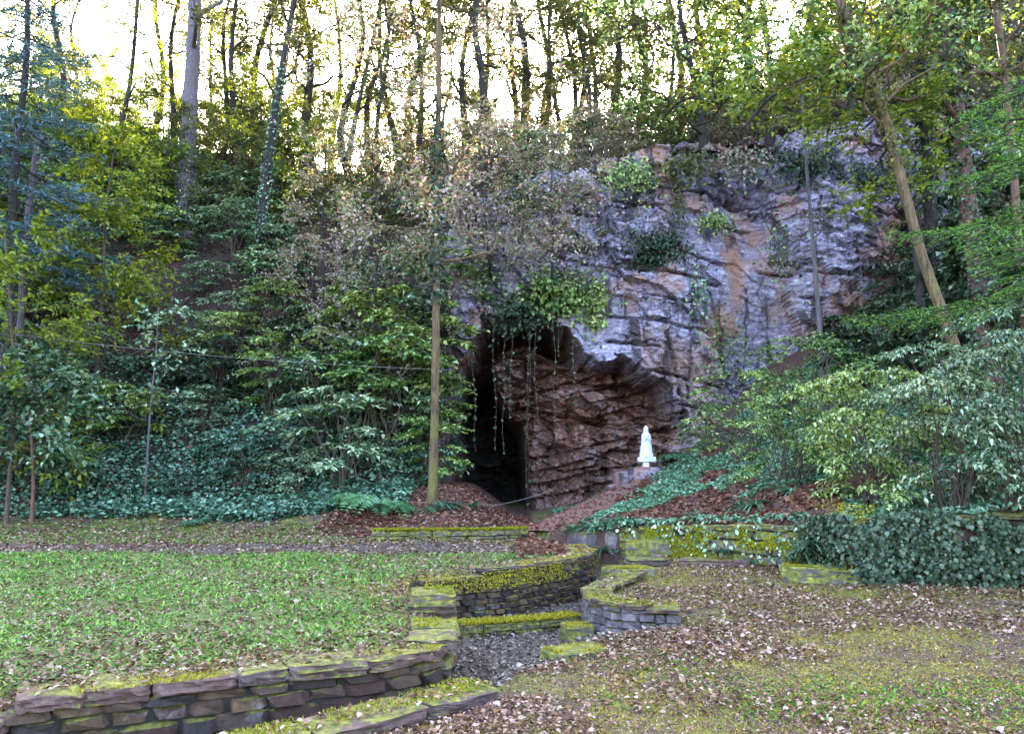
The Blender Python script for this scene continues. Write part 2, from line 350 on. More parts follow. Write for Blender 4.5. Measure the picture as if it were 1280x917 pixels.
def surf(x, y):
    return np.where((y > 21.5) & ((y > 26.9) | (np.asarray(x) < -2.2)), hz(x, y), gz(x, y))

def sheet(name, xs, ys, fn, mat, cull=None, masks=None):
    X, Y = np.meshgrid(xs, ys); Z = fn(X, Y); nx, ny = len(xs), len(ys)
    V = np.stack([X, Y, Z], -1).reshape(-1, 3); i = (np.arange(ny - 1)[:, None] * nx + np.arange(nx - 1)[None]).ravel()
    F = np.stack([i, i + 1, i + nx + 1, i + nx], 1)
    if cull is not None:
        c = V[F].mean(1); F = F[~cull(c)]
    me = mesh(name, V, F, mat, True)
    if masks:
        for k, f in masks.items(): vattr(me, k, f(V[:, 0], V[:, 1]))
    return tag(obj(name, me), kind='structure')
def m_grass(x, y):
    t = inpoly(x, y, TERR) & (y < 17); e = dline(x, y, LT)
    return t * sst(.15, .8, e) * np.where((y > 14.6), .55, 1) * (1 - sst(14.6, 14.9, y) * sst(16.6, 16.3, y))
def m_grey(x, y): return (inpoly(x, y, CHAN) | (inpoly(x, y, TERR) & (y > 14.7) & (y < 16.5) & (x < 0))) * 1.0
def m_red(x, y):
    a = inpoly(x, y, TERR) & (y > ys_(x)) & (x > -4.5)
    b = (y > np.interp(x, WX, WY)) & (fbm(x * .6, y * .6, 5, 3) > .07) & ~inpoly(x, y, TERR)
    c = inpoly(x, y, TERR) & (x > .1) & (y > 14)
    return (a | b | c) * 1.0
gx = np.r_[-80:-16:4, np.arange(-16, 16, .1), 16:80:4]; gy = np.r_[-30:2:4, np.arange(2, 36, .1)]
sheet('ground', gx, gy, gz, M['ground'], None, {'grass': m_grass, 'grey': m_grey, 'red': m_red})
hx = np.r_[-80:-30:3, np.arange(-30, 30, .35), 30:80:3]; hy = np.r_[np.arange(21.5, 44, .3), 44:110:3]
sheet('hillside', hx, hy, hz, M['hill'], lambda c: (c[:, 1] < 27.1) & (c[:, 0] > -2.2))

# ------------------------------------------------------------------ cliff with the cave
def cxz(pts, Y=26.4): return [tuple(P(a, b, Y)[[0, 2]]) for a, b in pts]
MOUTH = cxz([(545, 700), (545, 600), (550, 520), (570, 455), (605, 405), (650, 385), (690, 392), (722, 425), (742, 452), (768, 448), (787, 452), (800, 470), (826, 474), (838, 492), (852, 515), (860, 548), (852, 580), (830, 600), (800, 640), (790, 700)])
HOLE = cxz([(546, 700), (547, 600), (552, 500), (570, 452), (600, 436), (618, 450), (621, 474), (632, 492), (640, 510), (655, 524), (664, 560), (668, 620), (672, 640), (760, 634), (775, 650), (775, 700)])
def cliff():
    xs = np.arange(-5, 20, .05); vs_ = np.linspace(0, 1, 280)
    X, T = np.meshgrid(xs, vs_); top = ctop(X) + .1; Z = -1 + (top + 1) * T
    nz = fbm(X * .25, Z * .25, 2, 4)
    Y = 26.6 - nz * 1.0 + .05 * (Z - 5) - 1.1 * np.exp(-((X - 4.6) / 2.2) ** 2) * sst(9.5, 5, Z) + .55 * np.exp(-((X - 8.3) / 1.3) ** 2) - .5 * np.exp(-((X - 11) / 1.5) ** 2)
    A = X + .2 * Z; B = Z + .2 * X + .25 * fbm(X * .4, Z * .4, 8, 2)
    def facets(sx, sz, seed, g=.9):
        u = A / sx + .35 * vnoise(A / sx * .7, B / sz * .7, seed + .5); v = B / sz; i, j = np.floor(u), np.floor(v); best = np.full(u.shape, 9.); val = np.zeros(u.shape); sd_ = np.zeros(u.shape) + seed
        for a in (-1, 0, 1):
            for b in (-1, 0, 1):
                ci, cj = i + a, j + b; dx = u - ci - _h(ci, cj, sd_); dz = v - cj - _h(ci, cj, sd_ + 1); d = np.maximum(np.abs(dx), np.abs(dz)) * .6 + np.hypot(dx, dz) * .4; m = d < best
                best = np.where(m, d, best); val = np.where(m, (_h(ci, cj, sd_ + 2) - .5) + g * ((_h(ci, cj, sd_ + 3) - .5) * dx + (_h(ci, cj, sd_ + 4) - .5) * dz), val)
        return val
    f1 = facets(1.7, 2.6, 1, .7); f2 = facets(.8, .75, 7); f3 = facets(.42, .26, 29); f4 = facets(.18, .11, 19)
    rough = sst(-.2, .35, fbm(X * .45, Z * .45, 33, 3))
    Y += .62 * f1 + (.14 + .36 * rough) * f2 + (.05 + .22 * rough) * f3 + (.02 + .07 * rough) * f4
    pc = B * 1.15 + .12 * fbm(X * .9, Z * .9, 14, 3); fc = pc - np.floor(pc); Y += .45 * np.exp(-((fc - .5) / .045) ** 2) * sst(.0, .3, vnoise(X * .5, np.floor(pc) * 3.3, 16))
    pv = A * .55 + .25 * fbm(X * .6, Z * .6, 24, 3); fv = pv - np.floor(pv); Y += .3 * np.exp(-((fv - .5) / .04) ** 2) * sst(.0, .3, vnoise(Z * .4, np.floor(pv) * 2.3, 26))
    Y -= .10 * fbm(X * 2.2, Z * 2.2, 6, 4)
    dm = dline(X, Z, MOUTH, True) * np.where(inpoly(X, Z, MOUTH), 1, -1); wob = fbm(X * 1.4, Z * 1.4, 1, 3) * .28
    dm = dm + wob * .35 + .25 * f2 + .15 * f3
    rec = sst(0, .16, dm) * .8 + np.clip(dm, 0, 2.4) * .95 + (1.6 + 1.6 * sst(5, 6, Z) * sst(4.2, 3.0, X)) * np.exp(-((dm - .42) / .36) ** 2) * (dm > 0) * sst(2.6, 3.6, Z)
    Y += rec
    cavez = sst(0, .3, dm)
    st2 = (Z - .22 * X + .12 * fbm(X * .7, Z * .7, 12, 3)) * 2.1; k2 = np.floor(st2); Y += cavez * (.5 * (st2 - k2) * (.25 + .75 * (vnoise(X * .6, k2 * 2.1, 31) > -.1)))
    Y += cavez * (.8 * facets(1.9, .8, 41) + .3 * f2 + (.1 + .25 * rough) * f3 + .08 * f4 - .6 * fbm(X * .45, Z * .45, 51, 3) - .9 * np.exp(-((X - 2.4) / .7) ** 2) * sst(3.6, 2, Z))
    niche = np.exp(-(((X - 1.65) / .42) ** 2 + ((Z - P(0, 562, 26.4)[2]) / .3) ** 2)); Y += .8 * sst(.3, .8, niche)
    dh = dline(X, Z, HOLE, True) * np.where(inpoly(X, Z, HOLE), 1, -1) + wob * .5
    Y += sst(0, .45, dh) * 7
    orange = np.exp(-((X - P(918, 0, 26)[0]) / .35) ** 2) * sst(6.5, 7.6, Z) * sst(10.4, 9.6, Z) + .8 * np.exp(-((X - P(1085, 0, 26)[0]) / .6) ** 2) * sst(4.5, 6, Z) * sst(9.2, 8.2, Z) \
        + .6 * np.exp(-((X - 6.2) / .9) ** 2) * sst(6.2, 5, Z) + .5 * np.exp(-((X - 5.2) / .5) ** 2) * sst(6.3, 5.6, Z) * sst(4, 4.8, Z)
    V = np.stack([X, Y, Z], -1)
    caps = []
    for k, (dy, dz) in enumerate(((.35, .1), (1.0, .12), (2.2, .1))):
        c = V[-1].copy(); c[:, 1] += dy; c[:, 2] += dz; caps.append(c)
    V = np.concatenate([V, np.stack(caps)]); ny, nx = V.shape[:2]
    i = (np.arange(ny - 1)[:, None] * nx + np.arange(nx - 1)[None]).ravel(); F = np.stack([i, i + 1, i + nx + 1, i + nx], 1)
    me = mesh('cliff', V.reshape(-1, 3), F, M['rock'])
    pad = lambda a: np.concatenate([a, np.repeat(a[-1:], 3, 0)]).ravel()
    vattr(me, 'cave', pad(cavez)); vattr(me, 'hole_shade', pad(sst(.1, .5, dh))); vattr(me, 'orange', pad(np.clip(orange, 0, 1)))
    tag(obj('cliff', me), kind='structure')
    return xs, Z, Y
_cx, _cz, _cy = cliff()
def cliffy(x, z):
    i = int(np.clip(round((x + 5) / .05), 0, len(_cx) - 1)); return float(np.interp(z, _cz[:, i], _cy[:, i]))

# ------------------------------------------------------------------ ramp, steps, statue
rp = np.array([(.55, 18.3, .22), (1.1, 19.7, .3), (1.75, 21.3, .5), (2.6, 22.9, .8), (3.4, 24.0, 1.12), (4.2, 24.6, 1.5), (4.9, 25.0, 1.75)])
rq = smoothpath(rp, 40); t = np.gradient(rq, axis=0); s = nrm(np.cross(t, (0, 0, 1))); W = np.linspace(.8, .45, 40)[:, None] * (1 + .22 * fbm(np.arange(40) * .35, 2.2, 0, 3))[:, None]; s_r, W_r = s, W
rows = []
for k, o in enumerate((-1, -.75, -.4, 0, .4, .75, 1)):
    q = rq + s * W * o; q[:, 2] += .1 * (1 - o * o) + .03 * fbm(q[:, 0] * 3, q[:, 1] * 3, k, 3) + (0 if abs(o) < 1 else -.5); rows.append(q)
V = np.stack(rows, 1).reshape(-1, 3); i = (np.arange(39)[:, None] * 7 + np.arange(6)[None]).ravel()
tag(obj('path', mesh('path', V, np.stack([i, i + 1, i + 8, i + 7], 1), M['earth'], True)), kind='structure')

def boxmesh(var=.04, bev=.12, seed=0):
    bm = bmesh.new(); bmesh.ops.create_cube(bm, size=1); bmesh.ops.bevel(bm, geom=bm.edges[:], offset=bev, segments=1, affect='EDGES')
    r = random.Random(seed)
    for v in bm.verts: v.co += Vector((r.uniform(-var, var), r.uniform(-var, var), r.uniform(-var, var)))
    me = bpy.data.meshes.new('stone'); bm.to_mesh(me); bm.free(); return me
STV = [boxmesh(.075, .15, k) for k in range(10)]
def roundstone(seed):
    bm = bmesh.new(); bmesh.ops.create_cube(bm, size=1); bmesh.ops.subdivide_edges(bm, edges=bm.edges[:], cuts=4, use_grid_fill=True); o = seed * 9.7
    for v in bm.verts:
        c = np.array(v.co); r = nrm(np.sign(c) * np.abs(c * 2) ** 2.2 + c * .25) * (np.abs(c).max() * 2) * .62
        c = np.clip(c * .45 + r * .55, -.5, .5); k = 1 + .16 * float(fbm(c[0] * 3 + o, c[1] * 3, c[2:3] * 3, 3)[0]); v.co = c * k
    me = bpy.data.meshes.new('stone'); bm.to_mesh(me); bm.free()
    for p in me.polygons: p.use_smooth = True
    return me
RSV = [roundstone(k) for k in range(6)]
def slabstone(seed):
    bm = bmesh.new(); bmesh.ops.create_cube(bm, size=1); bmesh.ops.bevel(bm, geom=bm.edges[:], offset=.07, segments=1, affect='EDGES'); bmesh.ops.subdivide_edges(bm, edges=[e for e in bm.edges if e.calc_length() > .5], cuts=7, use_grid_fill=True); o = seed * 5.3
    for v in bm.verts:
        c = np.array(v.co); v.co = c + .11 * np.array([float(fbm(c[0] * 4 + o, c[1] * 4 + k * 9, c[2:3] * 4, 3)[0]) for k in range(3)]) * [.5, 1, 1.2]
    me = bpy.data.meshes.new('stone'); bm.to_mesh(me); bm.free(); return me
SBV = [slabstone(k) for k in range(8)]
def setmat(o, m):
    if not o.data.materials: o.data.materials.append(m)
    o.material_slots[0].link = 'OBJECT'; o.material_slots[0].material = m
def stone(name, loc, size, rz, mat, parent=None, tilt=.03, rnd=None):
    rnd = name not in ('stone', 'plinth_block', 'path_step') if rnd is None else rnd
    o = bpy.data.objects.new(name, random.choice(SBV if name in ('coping_stone', 'coping_block', 'moss_stone', 'paving_slab', 'rock') else RSV if rnd else STV)); size = tuple(q * (1.12 if rnd and name in ('rock', 'stream_rock') else 1) for q in size); link(o, parent); o.location = loc; o.scale = size
    o.rotation_euler = (random.uniform(-tilt, tilt), random.uniform(-tilt, tilt), rz + random.choice((0, math.pi))); setmat(o, mat); return o
# statue
SX, SY = 4.08, 24.55; SZ = 1.72
st = empty('statue', (SX, SY, SZ)); st.scale = (.9, .9, .9); tag(st, 'white painted statue of a veiled robed figure on white blocks in the cave', 'statue')
def bx(x, y, z, sx, sy, sz, nm):
    o = stone(nm, (x, y, z), (sx, sy, sz), 0, M['white'], st, .01); return o
bx(-.15, 0, .26, .30, .42, .17, 'plinth_block'); bx(.16, 0, .27, .31, .42, .17, 'plinth_block'); bx(-.04, -.03, .08, .2, .34, .18, 'plinth_block')
def statue():
    prof = [(0, .215, .19), (.05, .225, .2), (.15, .205, .18), (.3, .185, .165), (.45, .17, .15), (.58, .16, .14), (.68, .158, .135), (.76, .15, .12), (.81, .115, .10), (.85, .085, .085), (.90, .08, .088), (.95, .083, .09), (1.0, .072, .08), (1.04, .045, .05), (1.06, .006, .006)]
    pz, pr, pq = zip(*prof); zz = np.linspace(0, 1.06, 54); th = np.linspace(0, 2 * math.pi, 44, endpoint=False)
    Zg, T = np.meshgrid(zz, th, indexing='ij'); rx = np.interp(Zg, pz, pr); ry = np.interp(Zg, pz, pq)
    fold = .07 * np.sin(T * 9 + 2 * np.sin(Zg * 3)) * sst(.8, .3, Zg) + .04 * np.sin(T * 17 + 4) * sst(.75, .1, Zg)
    front = np.exp(-((T - 1.5 * math.pi) / .75) ** 2)                      # the open front of the veil
    rec = 1 - .16 * front * sst(.76, .82, Zg) * sst(1.02, .98, Zg) + .12 * np.exp(-((T - 1.5 * math.pi) / .16) ** 2) * np.exp(-((Zg - .905) / .02) ** 2) \
        - .05 * (np.exp(-((T - 1.5 * math.pi - .33) / .14) ** 2) + np.exp(-((T - 1.5 * math.pi + .33) / .14) ** 2)) * np.exp(-((Zg - .93) / .012) ** 2)
    arm = .28 * (np.exp(-((T - 1.5 * math.pi - .75) / .35) ** 2) + np.exp(-((T - 1.5 * math.pi + .75) / .35) ** 2)) * np.exp(-((Zg - .62) / .09) ** 2)
    k = (1 + fold + arm) * rec
    V = np.stack([rx * k * np.cos(T), ry * k * np.sin(T), Zg + .345], -1).reshape(-1, 3); n = 44
    i = np.arange(53)[:, None] * n; j = np.arange(n)[None]; kk = (j + 1) % n
    mb = MB(); mb.add(V, np.stack([i + j, i + kk, i + n + kk, i + n + j], -1).reshape(-1, 4))
    for sgn in (-1, 1):
        a = tube([(sgn * .085, -.135, .90), (sgn * .05, -.18, .96), (sgn * .014, -.205, 1.03), (sgn * .008, -.20, 1.10)], [.045, .038, .022, .006], 8); mb.add(*a)
    return mb.mesh('figure', M['white'], True)
obj('figure', statue(), st)
rk = empty('rock_ledge', (SX, SY, .9)); tag(rk, 'pale violet stepped rock ledge carrying the white statue', 'rock')
for k, (dx, dy, z, sx, sy, sz) in enumerate([(0, .12, .66, .85, .7, .34), (.5, .35, .6, .6, .7, .4), (-.5, .4, .45, .7, .8, .5), (.05, .1, .36, 1.3, .9, .4), (-.2, .1, .05, 1.6, 1.0, .5), (.65, .35, .85, .5, .5, .35), (-.75, .2, .1, .7, .7, .4)]):
    stone('rock', (dx, dy, z - .04), (sx, sy, sz), random.uniform(-.5, .5), M['rock'], rk, .12)
for k, (x, y, z) in enumerate([(2.75, 23.1, .78), (3.1, 23.5, .98), (3.45, 23.9, 1.18)]):
    o = stone('path_step', (x, y - .15, z), (.75, .4, .2), .75, M['concrete'], None, .01)
    o.scale = (.6, .34, .12); tag(o, ['lowest', 'middle', 'topmost'][k] + ' concrete step on the earth ramp below the statue', 'step', 'steps on the earth ramp')

# ------------------------------------------------------------------ stone walls
def along(pl, d):
    pl = np.asarray(pl, float); e = np.diff(pl, axis=0); L = np.linalg.norm(e, axis=1); c = np.r_[0, np.cumsum(L)]
    d = min(max(d, 0), c[-1] - 1e-6); i = int(np.searchsorted(c, d, 'right') - 1); i = min(i, len(L) - 1)
    f = (d - c[i]) / L[i]; p = pl[i] + e[i] * f
    a = along_t(pl, c, d - .12); b = along_t(pl, c, d + .12); t = b - a; return p, math.atan2(t[1], t[0])
def along_t(pl, c, d):
    return np.array([np.interp(d, c, pl[:, 0]), np.interp(d, c, pl[:, 1])])
def plen(pl): return float(np.linalg.norm(np.diff(np.asarray(pl), axis=0), axis=1).sum())
def wall(pl, z0, z1, ch, sl, depth, label, side, mat='stone', cop=None, core=True, group=None, name='stone_wall'):
    """pl: line of the visible face; side = +1 when the solid lies to the left of the line's direction"""
    L = plen(pl); p0 = pl[0]; root = empty(name, (p0[0], p0[1], z0)); tag(root, label, 'wall', group)
    zt = z1 if callable(z1) else (lambda d: z1)
    hc = cop[0] if cop else 0
    z = z0; row = 0
    while z < max(zt(0), zt(L), zt(L / 2)) - hc - .02:
        d = random.uniform(-.3, 0) * sl
        h = ch * random.uniform(.8, 1.2)
        while d < L:
            l = sl * random.uniform(.6, 1.5); m = d + l / 2
            if 0 < m < L:
                top = zt(m) - hc; hh = min(h, top - z)
                if hh > ch * .3:
                    p, a = along(pl, m); nx, ny = -math.sin(a) * side, math.cos(a) * side
                    o_ = depth / 2 + random.uniform(-.025, .02)
                    stone('stone', (p[0] + nx * o_ - p0[0], p[1] + ny * o_ - p0[1], z + hh / 2 - z0), (l * .97, depth, hh * .96), a, M[mat], root)
            d += l
        z += h; row += 1
    if cop:
        d = 0; h, cl, over, cm = cop
        while d < L - .02:
            l = min(cl * random.uniform(.7, 1.3), L - d); l = L - d if L - d - l < .15 else l
            p, a = along(pl, d + l / 2); nx, ny = -math.sin(a) * side, math.cos(a) * side; dp = depth + .08 + random.uniform(0, .06)
            stone('coping_stone', (p[0] + nx * (dp / 2 - over) - p0[0], p[1] + ny * (dp / 2 - over) - p0[1], zt(d + l / 2) - h / 2 - z0), (l * .985, dp, h * random.uniform(.8, 1.15)), a + random.uniform(-.04, .04), M[cm], root, .03)
            d += l
    if core:
        mb = MB(); q = np.array([along(pl, d)[0] for d in np.linspace(0, L, max(8, int(L * 5)))]); aa = np.array([along(pl, d)[1] for d in np.linspace(0, L, max(8, int(L * 5)))])
        nn = np.stack([-np.sin(aa), np.cos(aa)], 1) * side; a = q + nn * .05; b = q + nn * depth * .95; tz = np.array([zt(d) for d in np.linspace(0, L, len(q))]) - hc - .03
        col = lambda u, z: np.c_[u - np.array(p0), np.broadcast_to(z, (len(u),)) - z0]
        V = np.stack([col(a, z0 - .15), col(a, tz), col(b, tz), col(b, z0 - .15)], 1); n = len(q)
        i = np.arange(n - 1)[:, None] * 4; F = np.concatenate([i + [[k, k + 4, k + 5, k + 1]] for k in range(3)])
        obj('core', mesh('core', V.reshape(-1, 3), F, M['core']), root)
    return root
def fuzz(root, pl, side, zt, wdt, n, ln=.035, off=0.0, dens=None):
    L = plen(pl); d = rng.uniform(0, L, n); pa = [along(pl, float(q)) for q in d]
    p = np.array([q[0] for q in pa]); a = np.array([q[1] for q in pa]); o = rng.uniform(-.03, wdt, n) + off
    keep = fbm(p[:, 0] * 2.2, p[:, 1] * 2.2, 17, 3) + rng.uniform(-.15, .15, n) > (-.02 if dens is None else dens)
    c = np.c_[p[:, 0] - np.sin(a) * side * o, p[:, 1] + np.cos(a) * side * o, [zt(float(q)) for q in d]][keep]
    dr = rng.normal(0, .6, c.shape); dr[:, 2] = 1
    V, F = blades(c, dr, rng.uniform(.6, 1.4, len(c)) * ln, ln * .5, .4, 1)
    tag(obj('moss', mesh('moss', V - np.array(root.location), F, M['mossfuzz']), root), kind='stuff')
fw = LT[2:8]
r1 = wall(fw, -.5, .24, .115, .3, .3, 'front stream wall of reddish blocks with thick worn coping beside the lawn', 1, 'stone', (.10, .5, .03, 'coping'))
fuzz(r1, fw, 1, lambda d: .235, .28, 7000, .025, 0, .12)
r2 = wall([(-7, 4.62), (-4.5, 5.02), (-3.2, 5.22)], -.5, .12, .12, .3, .3, 'low wall stub with flat coping continuing the front stream wall', 1, 'stone', (.1, .7, .02, 'coping'))
sw = [LT[7], LT[8], LT[9], LT[10]]
r3 = wall(sw, -.5, .1, .12, .32, .3, 'short dark return wall running back along the leafy stream bed', 1, 'stone', (.08, .5, .02, 'mossstone'))
for k, (x, y, z, l, m_) in enumerate([(-.70, 7.25, .20, .42, 'coping'), (-.74, 7.95, .17, .44, 'mossstone'), (-.86, 8.95, .20, .5, 'stone'), (-.86, 8.98, .32, .46, 'mossstone')]):
    o = stone('coping_block', (x, y, z), (l, .5, .14), random.uniform(-.2, .2), M[m_])
    tag(o, ['rounded coping block at the corner of the front stream wall', 'mossy rounded block behind the corner of the stream wall', 'bare red sandstone block of the low pier by the lawn', 'moss topped cap on the red sandstone pier block'][k], 'block')
w2 = LT[12:18]
r4 = wall(w2, -.5, lambda d: .2 + .1 * min(1, max(0, (d - .9) * 3)), .075, .17, .3, 'curved dry stone wall with mossy lip where the stream leaves the cave', 1, 'stone', (.07, .5, .02, 'coping'))
fuzz(r4, w2, 1, lambda d: .2 + .1 * min(1, max(0, (d - .9) * 3)), .3, 4000, .035)
lp = [(-.62, 10.35), (-.1, 10.5), (.5, 10.75), (.92, 11.0)]
r5 = wall(lp, -.5, -.24, .1, .3, .3, 'low mossy ledge at the foot of the curved wall', 1, 'mossstone', (.1, .35, .02, 'mossstone'), False)
fuzz(r5, lp, 1, lambda d: -.235, .3, 5000, .05, 0, -.6)
rwf = [RW[0], (1.55, 9.66)] + RW[1:6]
r6 = wall(rwf, -.45, lambda d: .12 - .1 * max(0, .7 - d), .085, .18, .28, 'rounded dry stone wall of pale violet blocks on the leafy bank', -1, 'palestone', (.05, .35, .02, 'coping'))
fuzz(r6, rwf, -1, lambda d: .12, .28, 2600, .035, 0, .02)
kb = [(-2.6, 4.55), (-2.05, 5.02), (-.74, 6.17), (-.35, 6.62)]
r7 = wall(kb, -.5, .06, .14, .35, .25, 'mossy kerb edging the stream beside the leaf strewn ground', -1, 'stone', (.12, .75, .02, 'coping'))
fuzz(r7, kb, -1, lambda d: .06, .28, 5000, .03)
mk = [(-2.9, 16.9), (-1.5, 17.0), (-.4, 17.05), (.35, 17.5)]
r8 = wall(mk, .1, .42, .13, .3, .25, 'low moss covered kerb holding back the red leaf bank', 1, 'mossstone', (.12, .4, .02, 'mossstone'))
fuzz(r8, mk, 1, lambda d: .42, .3, 7000, .07, 0, -.6)
wl = [(2.2, 16.55), (3.1, 15.65), (3.5, 14.75), (4.15, 14.05), (4.8, 13.3)]
r9 = wall(wl, -.3, lambda d: float(np.interp(d, [0, 1.2, 2.2, 4.5], [.5, .6, .68, .8])), .2, .4, .35, 'moss hung retaining wall below the ground ivy slope', 1, 'mossstone', (.1, .5, .02, 'mossstone'))
wr = [(4.8, 13.25), (4.95, 12.15), (6.1, 11.55), (7.2, 11.25), (10, 10.65), (14, 10.2)]
r10 = wall(wr, -.2, lambda d: float(np.interp(d, [0, 1.2, 3.5, 9.5], [.85, .95, 1.1, 1.4])), .2, .38, .35, 'dark ivy clad retaining wall under the hazel bushes', 1, 'stone', (.1, .5, .02, 'mossstone'))
for k, (x, y, z, sx, sy, sz, rz, mm, lb) in enumerate([
        (2.65, 15.9, .1, .85, .4, .42, -.2, 'mossstone', 'square moss covered block at the mouth of the stream'), (1.85, 13.0, .05, .75, .5, .22, .3, 'mossstone', 'flat yellow moss stone on the stream bank'),
        (2.35, 14.4, .06, .7, .4, .16, .1, 'coping', 'bare flat stone beside the square mossy block'), (.62, 8.05, -.12, .62, .36, .2, .5, 'mossstone', 'bright moss stone lying on the edge of the leafy stream bed'),
        (3.55, 14.4, .06, 1.2, .4, .14, -.3, 'coping', 'long flat stone at the foot of the mossy wall'), (4.6, 12.3, .1, 1.1, .45, .28, -.25, 'mossstone', 'dark mossy boulder at the foot of the ivy wall'),
        (.8, 10.2, -.3, .35, .4, .2, .2, 'mossstone', 'green mossy lump against the rounded wall')]):
    o = stone('moss_stone', (x, y, z), (sx, sy, sz), rz, M[mm]); tag(o, lb, 'stone')
for k, (x, y, sx, sy, rz) in enumerate([(2.05, 4.95, .5, .32, .2), (2.45, 4.8, .4, .3, -.3)]):
    o = stone('paving_slab', (x, y, .03), (sx, sy, .06), rz, M['slab']); tag(o, ['larger flat violet slab set in the leaf strewn ground', 'smaller flat violet slab beside the larger one'][k], 'slab')
def stone_fuzz(o, n, ln=.03):
    p = rng.uniform(-.46, .46, (n, 2)); k = fbm(p[:, 0] * 3 + o.location.x, p[:, 1] * 3, o.location.y, 3) > -.18; p = p[k]; n = len(p); d = rng.normal(0, .6, (n, 3)); d[:, 2] = 1
    V, F = blades(np.c_[p * [o.scale[0], o.scale[1]], np.full(n, .47 * o.scale[2])], d, rng.uniform(.6, 1.5, n) * ln, ln * .5, .4, 1)
    e = (p[:, :1] * 0); tag(obj('moss', mesh('moss', V / np.array(o.scale), F, M['mossfuzz']), o), kind='stuff')
for o in [q for q in C.objects if q.parent is None and q.name.split('.')[0] in ('moss_stone', 'coping_block')]:
    if o.material_slots[0].material == M['mossstone']: stone_fuzz(o, int(2600 * o.scale[0] * o.scale[1] / .25))
# stream overhang rock between ramp and wall
for k, (x, y, z, sx, sy, sz) in enumerate([(1.75, 17.6, .1, .9, .8, .55), (2.3, 17.2, .15, .8, .7, .5)]):
    tag(stone('stream_rock', (x, y, z), (sx, sy, sz), .4, M['palestone'], None, .1), ['rounded reddish rock beside the foot of the earth ramp', 'pale rock under the strap fern overhang'][k], 'rock')

# ------------------------------------------------------------------ foliage generators
def sprays(b, d, L, npl, leaf, upj=.3, wr=.55, droop=.1, fine=False):
    """b, d: spray bases and directions; npl leaves per spray set along a twig, alternating sides"""
    m = len(b); d = nrm(d); t = (np.arange(npl) + .5) / npl
    tt = np.broadcast_to(t, (m, npl)) + rng.uniform(-.04, .04, (m, npl)); L = np.broadcast_to(L, (m,))[:, None]
    side = np.where(np.arange(npl) % 2, 1., -1.)[None, :, None]
    hp = nrm(np.stack([-d[:, 1], d[:, 0], np.zeros(m)], 1) + rng.normal(0, .25, (m, 3)))
    c = b[:, None] + d[:, None] * (L * tt)[..., None]; c[..., 2] -= droop * L * tt ** 2
    ld = nrm(d[:, None] * .55 + side * hp[:, None] * (.9 - .5 * tt)[..., None] + rng.normal(0, .22, (m, npl, 3))); ld[..., 2] -= .18
    up = rng.normal(0, upj, (m, npl, 3)); up[..., 2] += 1
    return leaves(c.reshape(-1, 3), ld.reshape(-1, 3), up.reshape(-1, 3), (leaf * rng.uniform(.6, 1.25, m * npl)), wr, .14, fine)
def shrub(Rr, H, npt, nsp, npl, leaf, upj=.25, z0=.2, fine=False, Ls=.45, wr=.6):
    """flat layered plates of twigs on thin stems, with open gaps between the layers"""
    mb = MB(); B, D = [], []; az = rng.uniform(0, 6.28)
    for k in range(npt):
        az += 2.4 + rng.normal(0, .5); u = (k + rng.uniform(0, 1)) / npt; h = H * (z0 + (1 - z0) * u) * rng.uniform(.9, 1.08); rho = Rr * math.sqrt(max(.05, 1 - (u * 1.0 - .15) ** 2 * 1.15)) * rng.uniform(.25, .85)
        out = np.array((math.cos(az), math.sin(az), 0)); c = out * rho; c[2] = h; q = bend((rng.normal(0, .07), rng.normal(0, .07), -.25), c, 7, .18); q[1:-1, :2] *= .75
        mb.add(*tube(q, np.linspace(.02, .006, 7) * (H / 1.5) ** .5, 5))
        m = int(nsp * rng.uniform(.6, 1.4)); a = az + rng.normal(0, 1.1, m); t = rng.uniform(-.35, .35, (m, 2)) * Rr * .5
        b = c + np.c_[t, np.zeros(m)]; b[:, 2] += rng.normal(0, .025, m) - .22 * (t @ out[:2]); d = np.c_[np.cos(a), np.sin(a), rng.normal(-.08, .08, m)]; B.append(b); D.append(d)
    B = np.concatenate(B); D = np.concatenate(D)
    LV, LF = sprays(B - D * Ls * .3, D, Ls * rng.uniform(.6, 1.3, len(B)), npl, leaf, upj, wr, .14, fine)
    return LV, LF, mb
def reg(name, f): VAR[name] = f
VAR = {}
def variant(key, Rr, H, npt, nsp, npl, leaf, **kw):
    LV, LF, mb = shrub(Rr, H, npt, nsp, npl, leaf, **kw); VAR.setdefault(key, []).append((mesh('foliage', LV, LF, M['green']), mb.mesh('stems', M['twig'], True)))
for k in range(6): variant('bush', 1.5, 1.8, 17, 13, 10, (.11, .15, .19)[k % 3])
for k in range(3): variant('small', .8, .9, 9, 12, 9, .12)
for k in range(3): variant('hazel', 1.3, 2.4, 16, 15, 9, .15, z0=.2, Ls=.55)
for k in range(3): variant('airy', 1.6, 2.4, 22, 9, 8, .105, z0=.15, Ls=.6, upj=.5)
for k in range(3): variant('fine', 1.35, 1.6, 22, 22, 10, .075, z0=.08, Ls=.42, fine=True)
def place(key, name, x, y, z, mat, label, group, s=1.0, cat='shrub', rz=None, zs=1.0):
    f, stm = random.choice(VAR[key]); r = empty(name, (x, y, z), random.uniform(0, 6.28) if rz is None else rz, s); r.scale = (s, s, s * zs)
    o = obj('foliage', f, r); setmat(o, M[mat]); obj('stems', stm, r); return tag(r, label, cat, group)

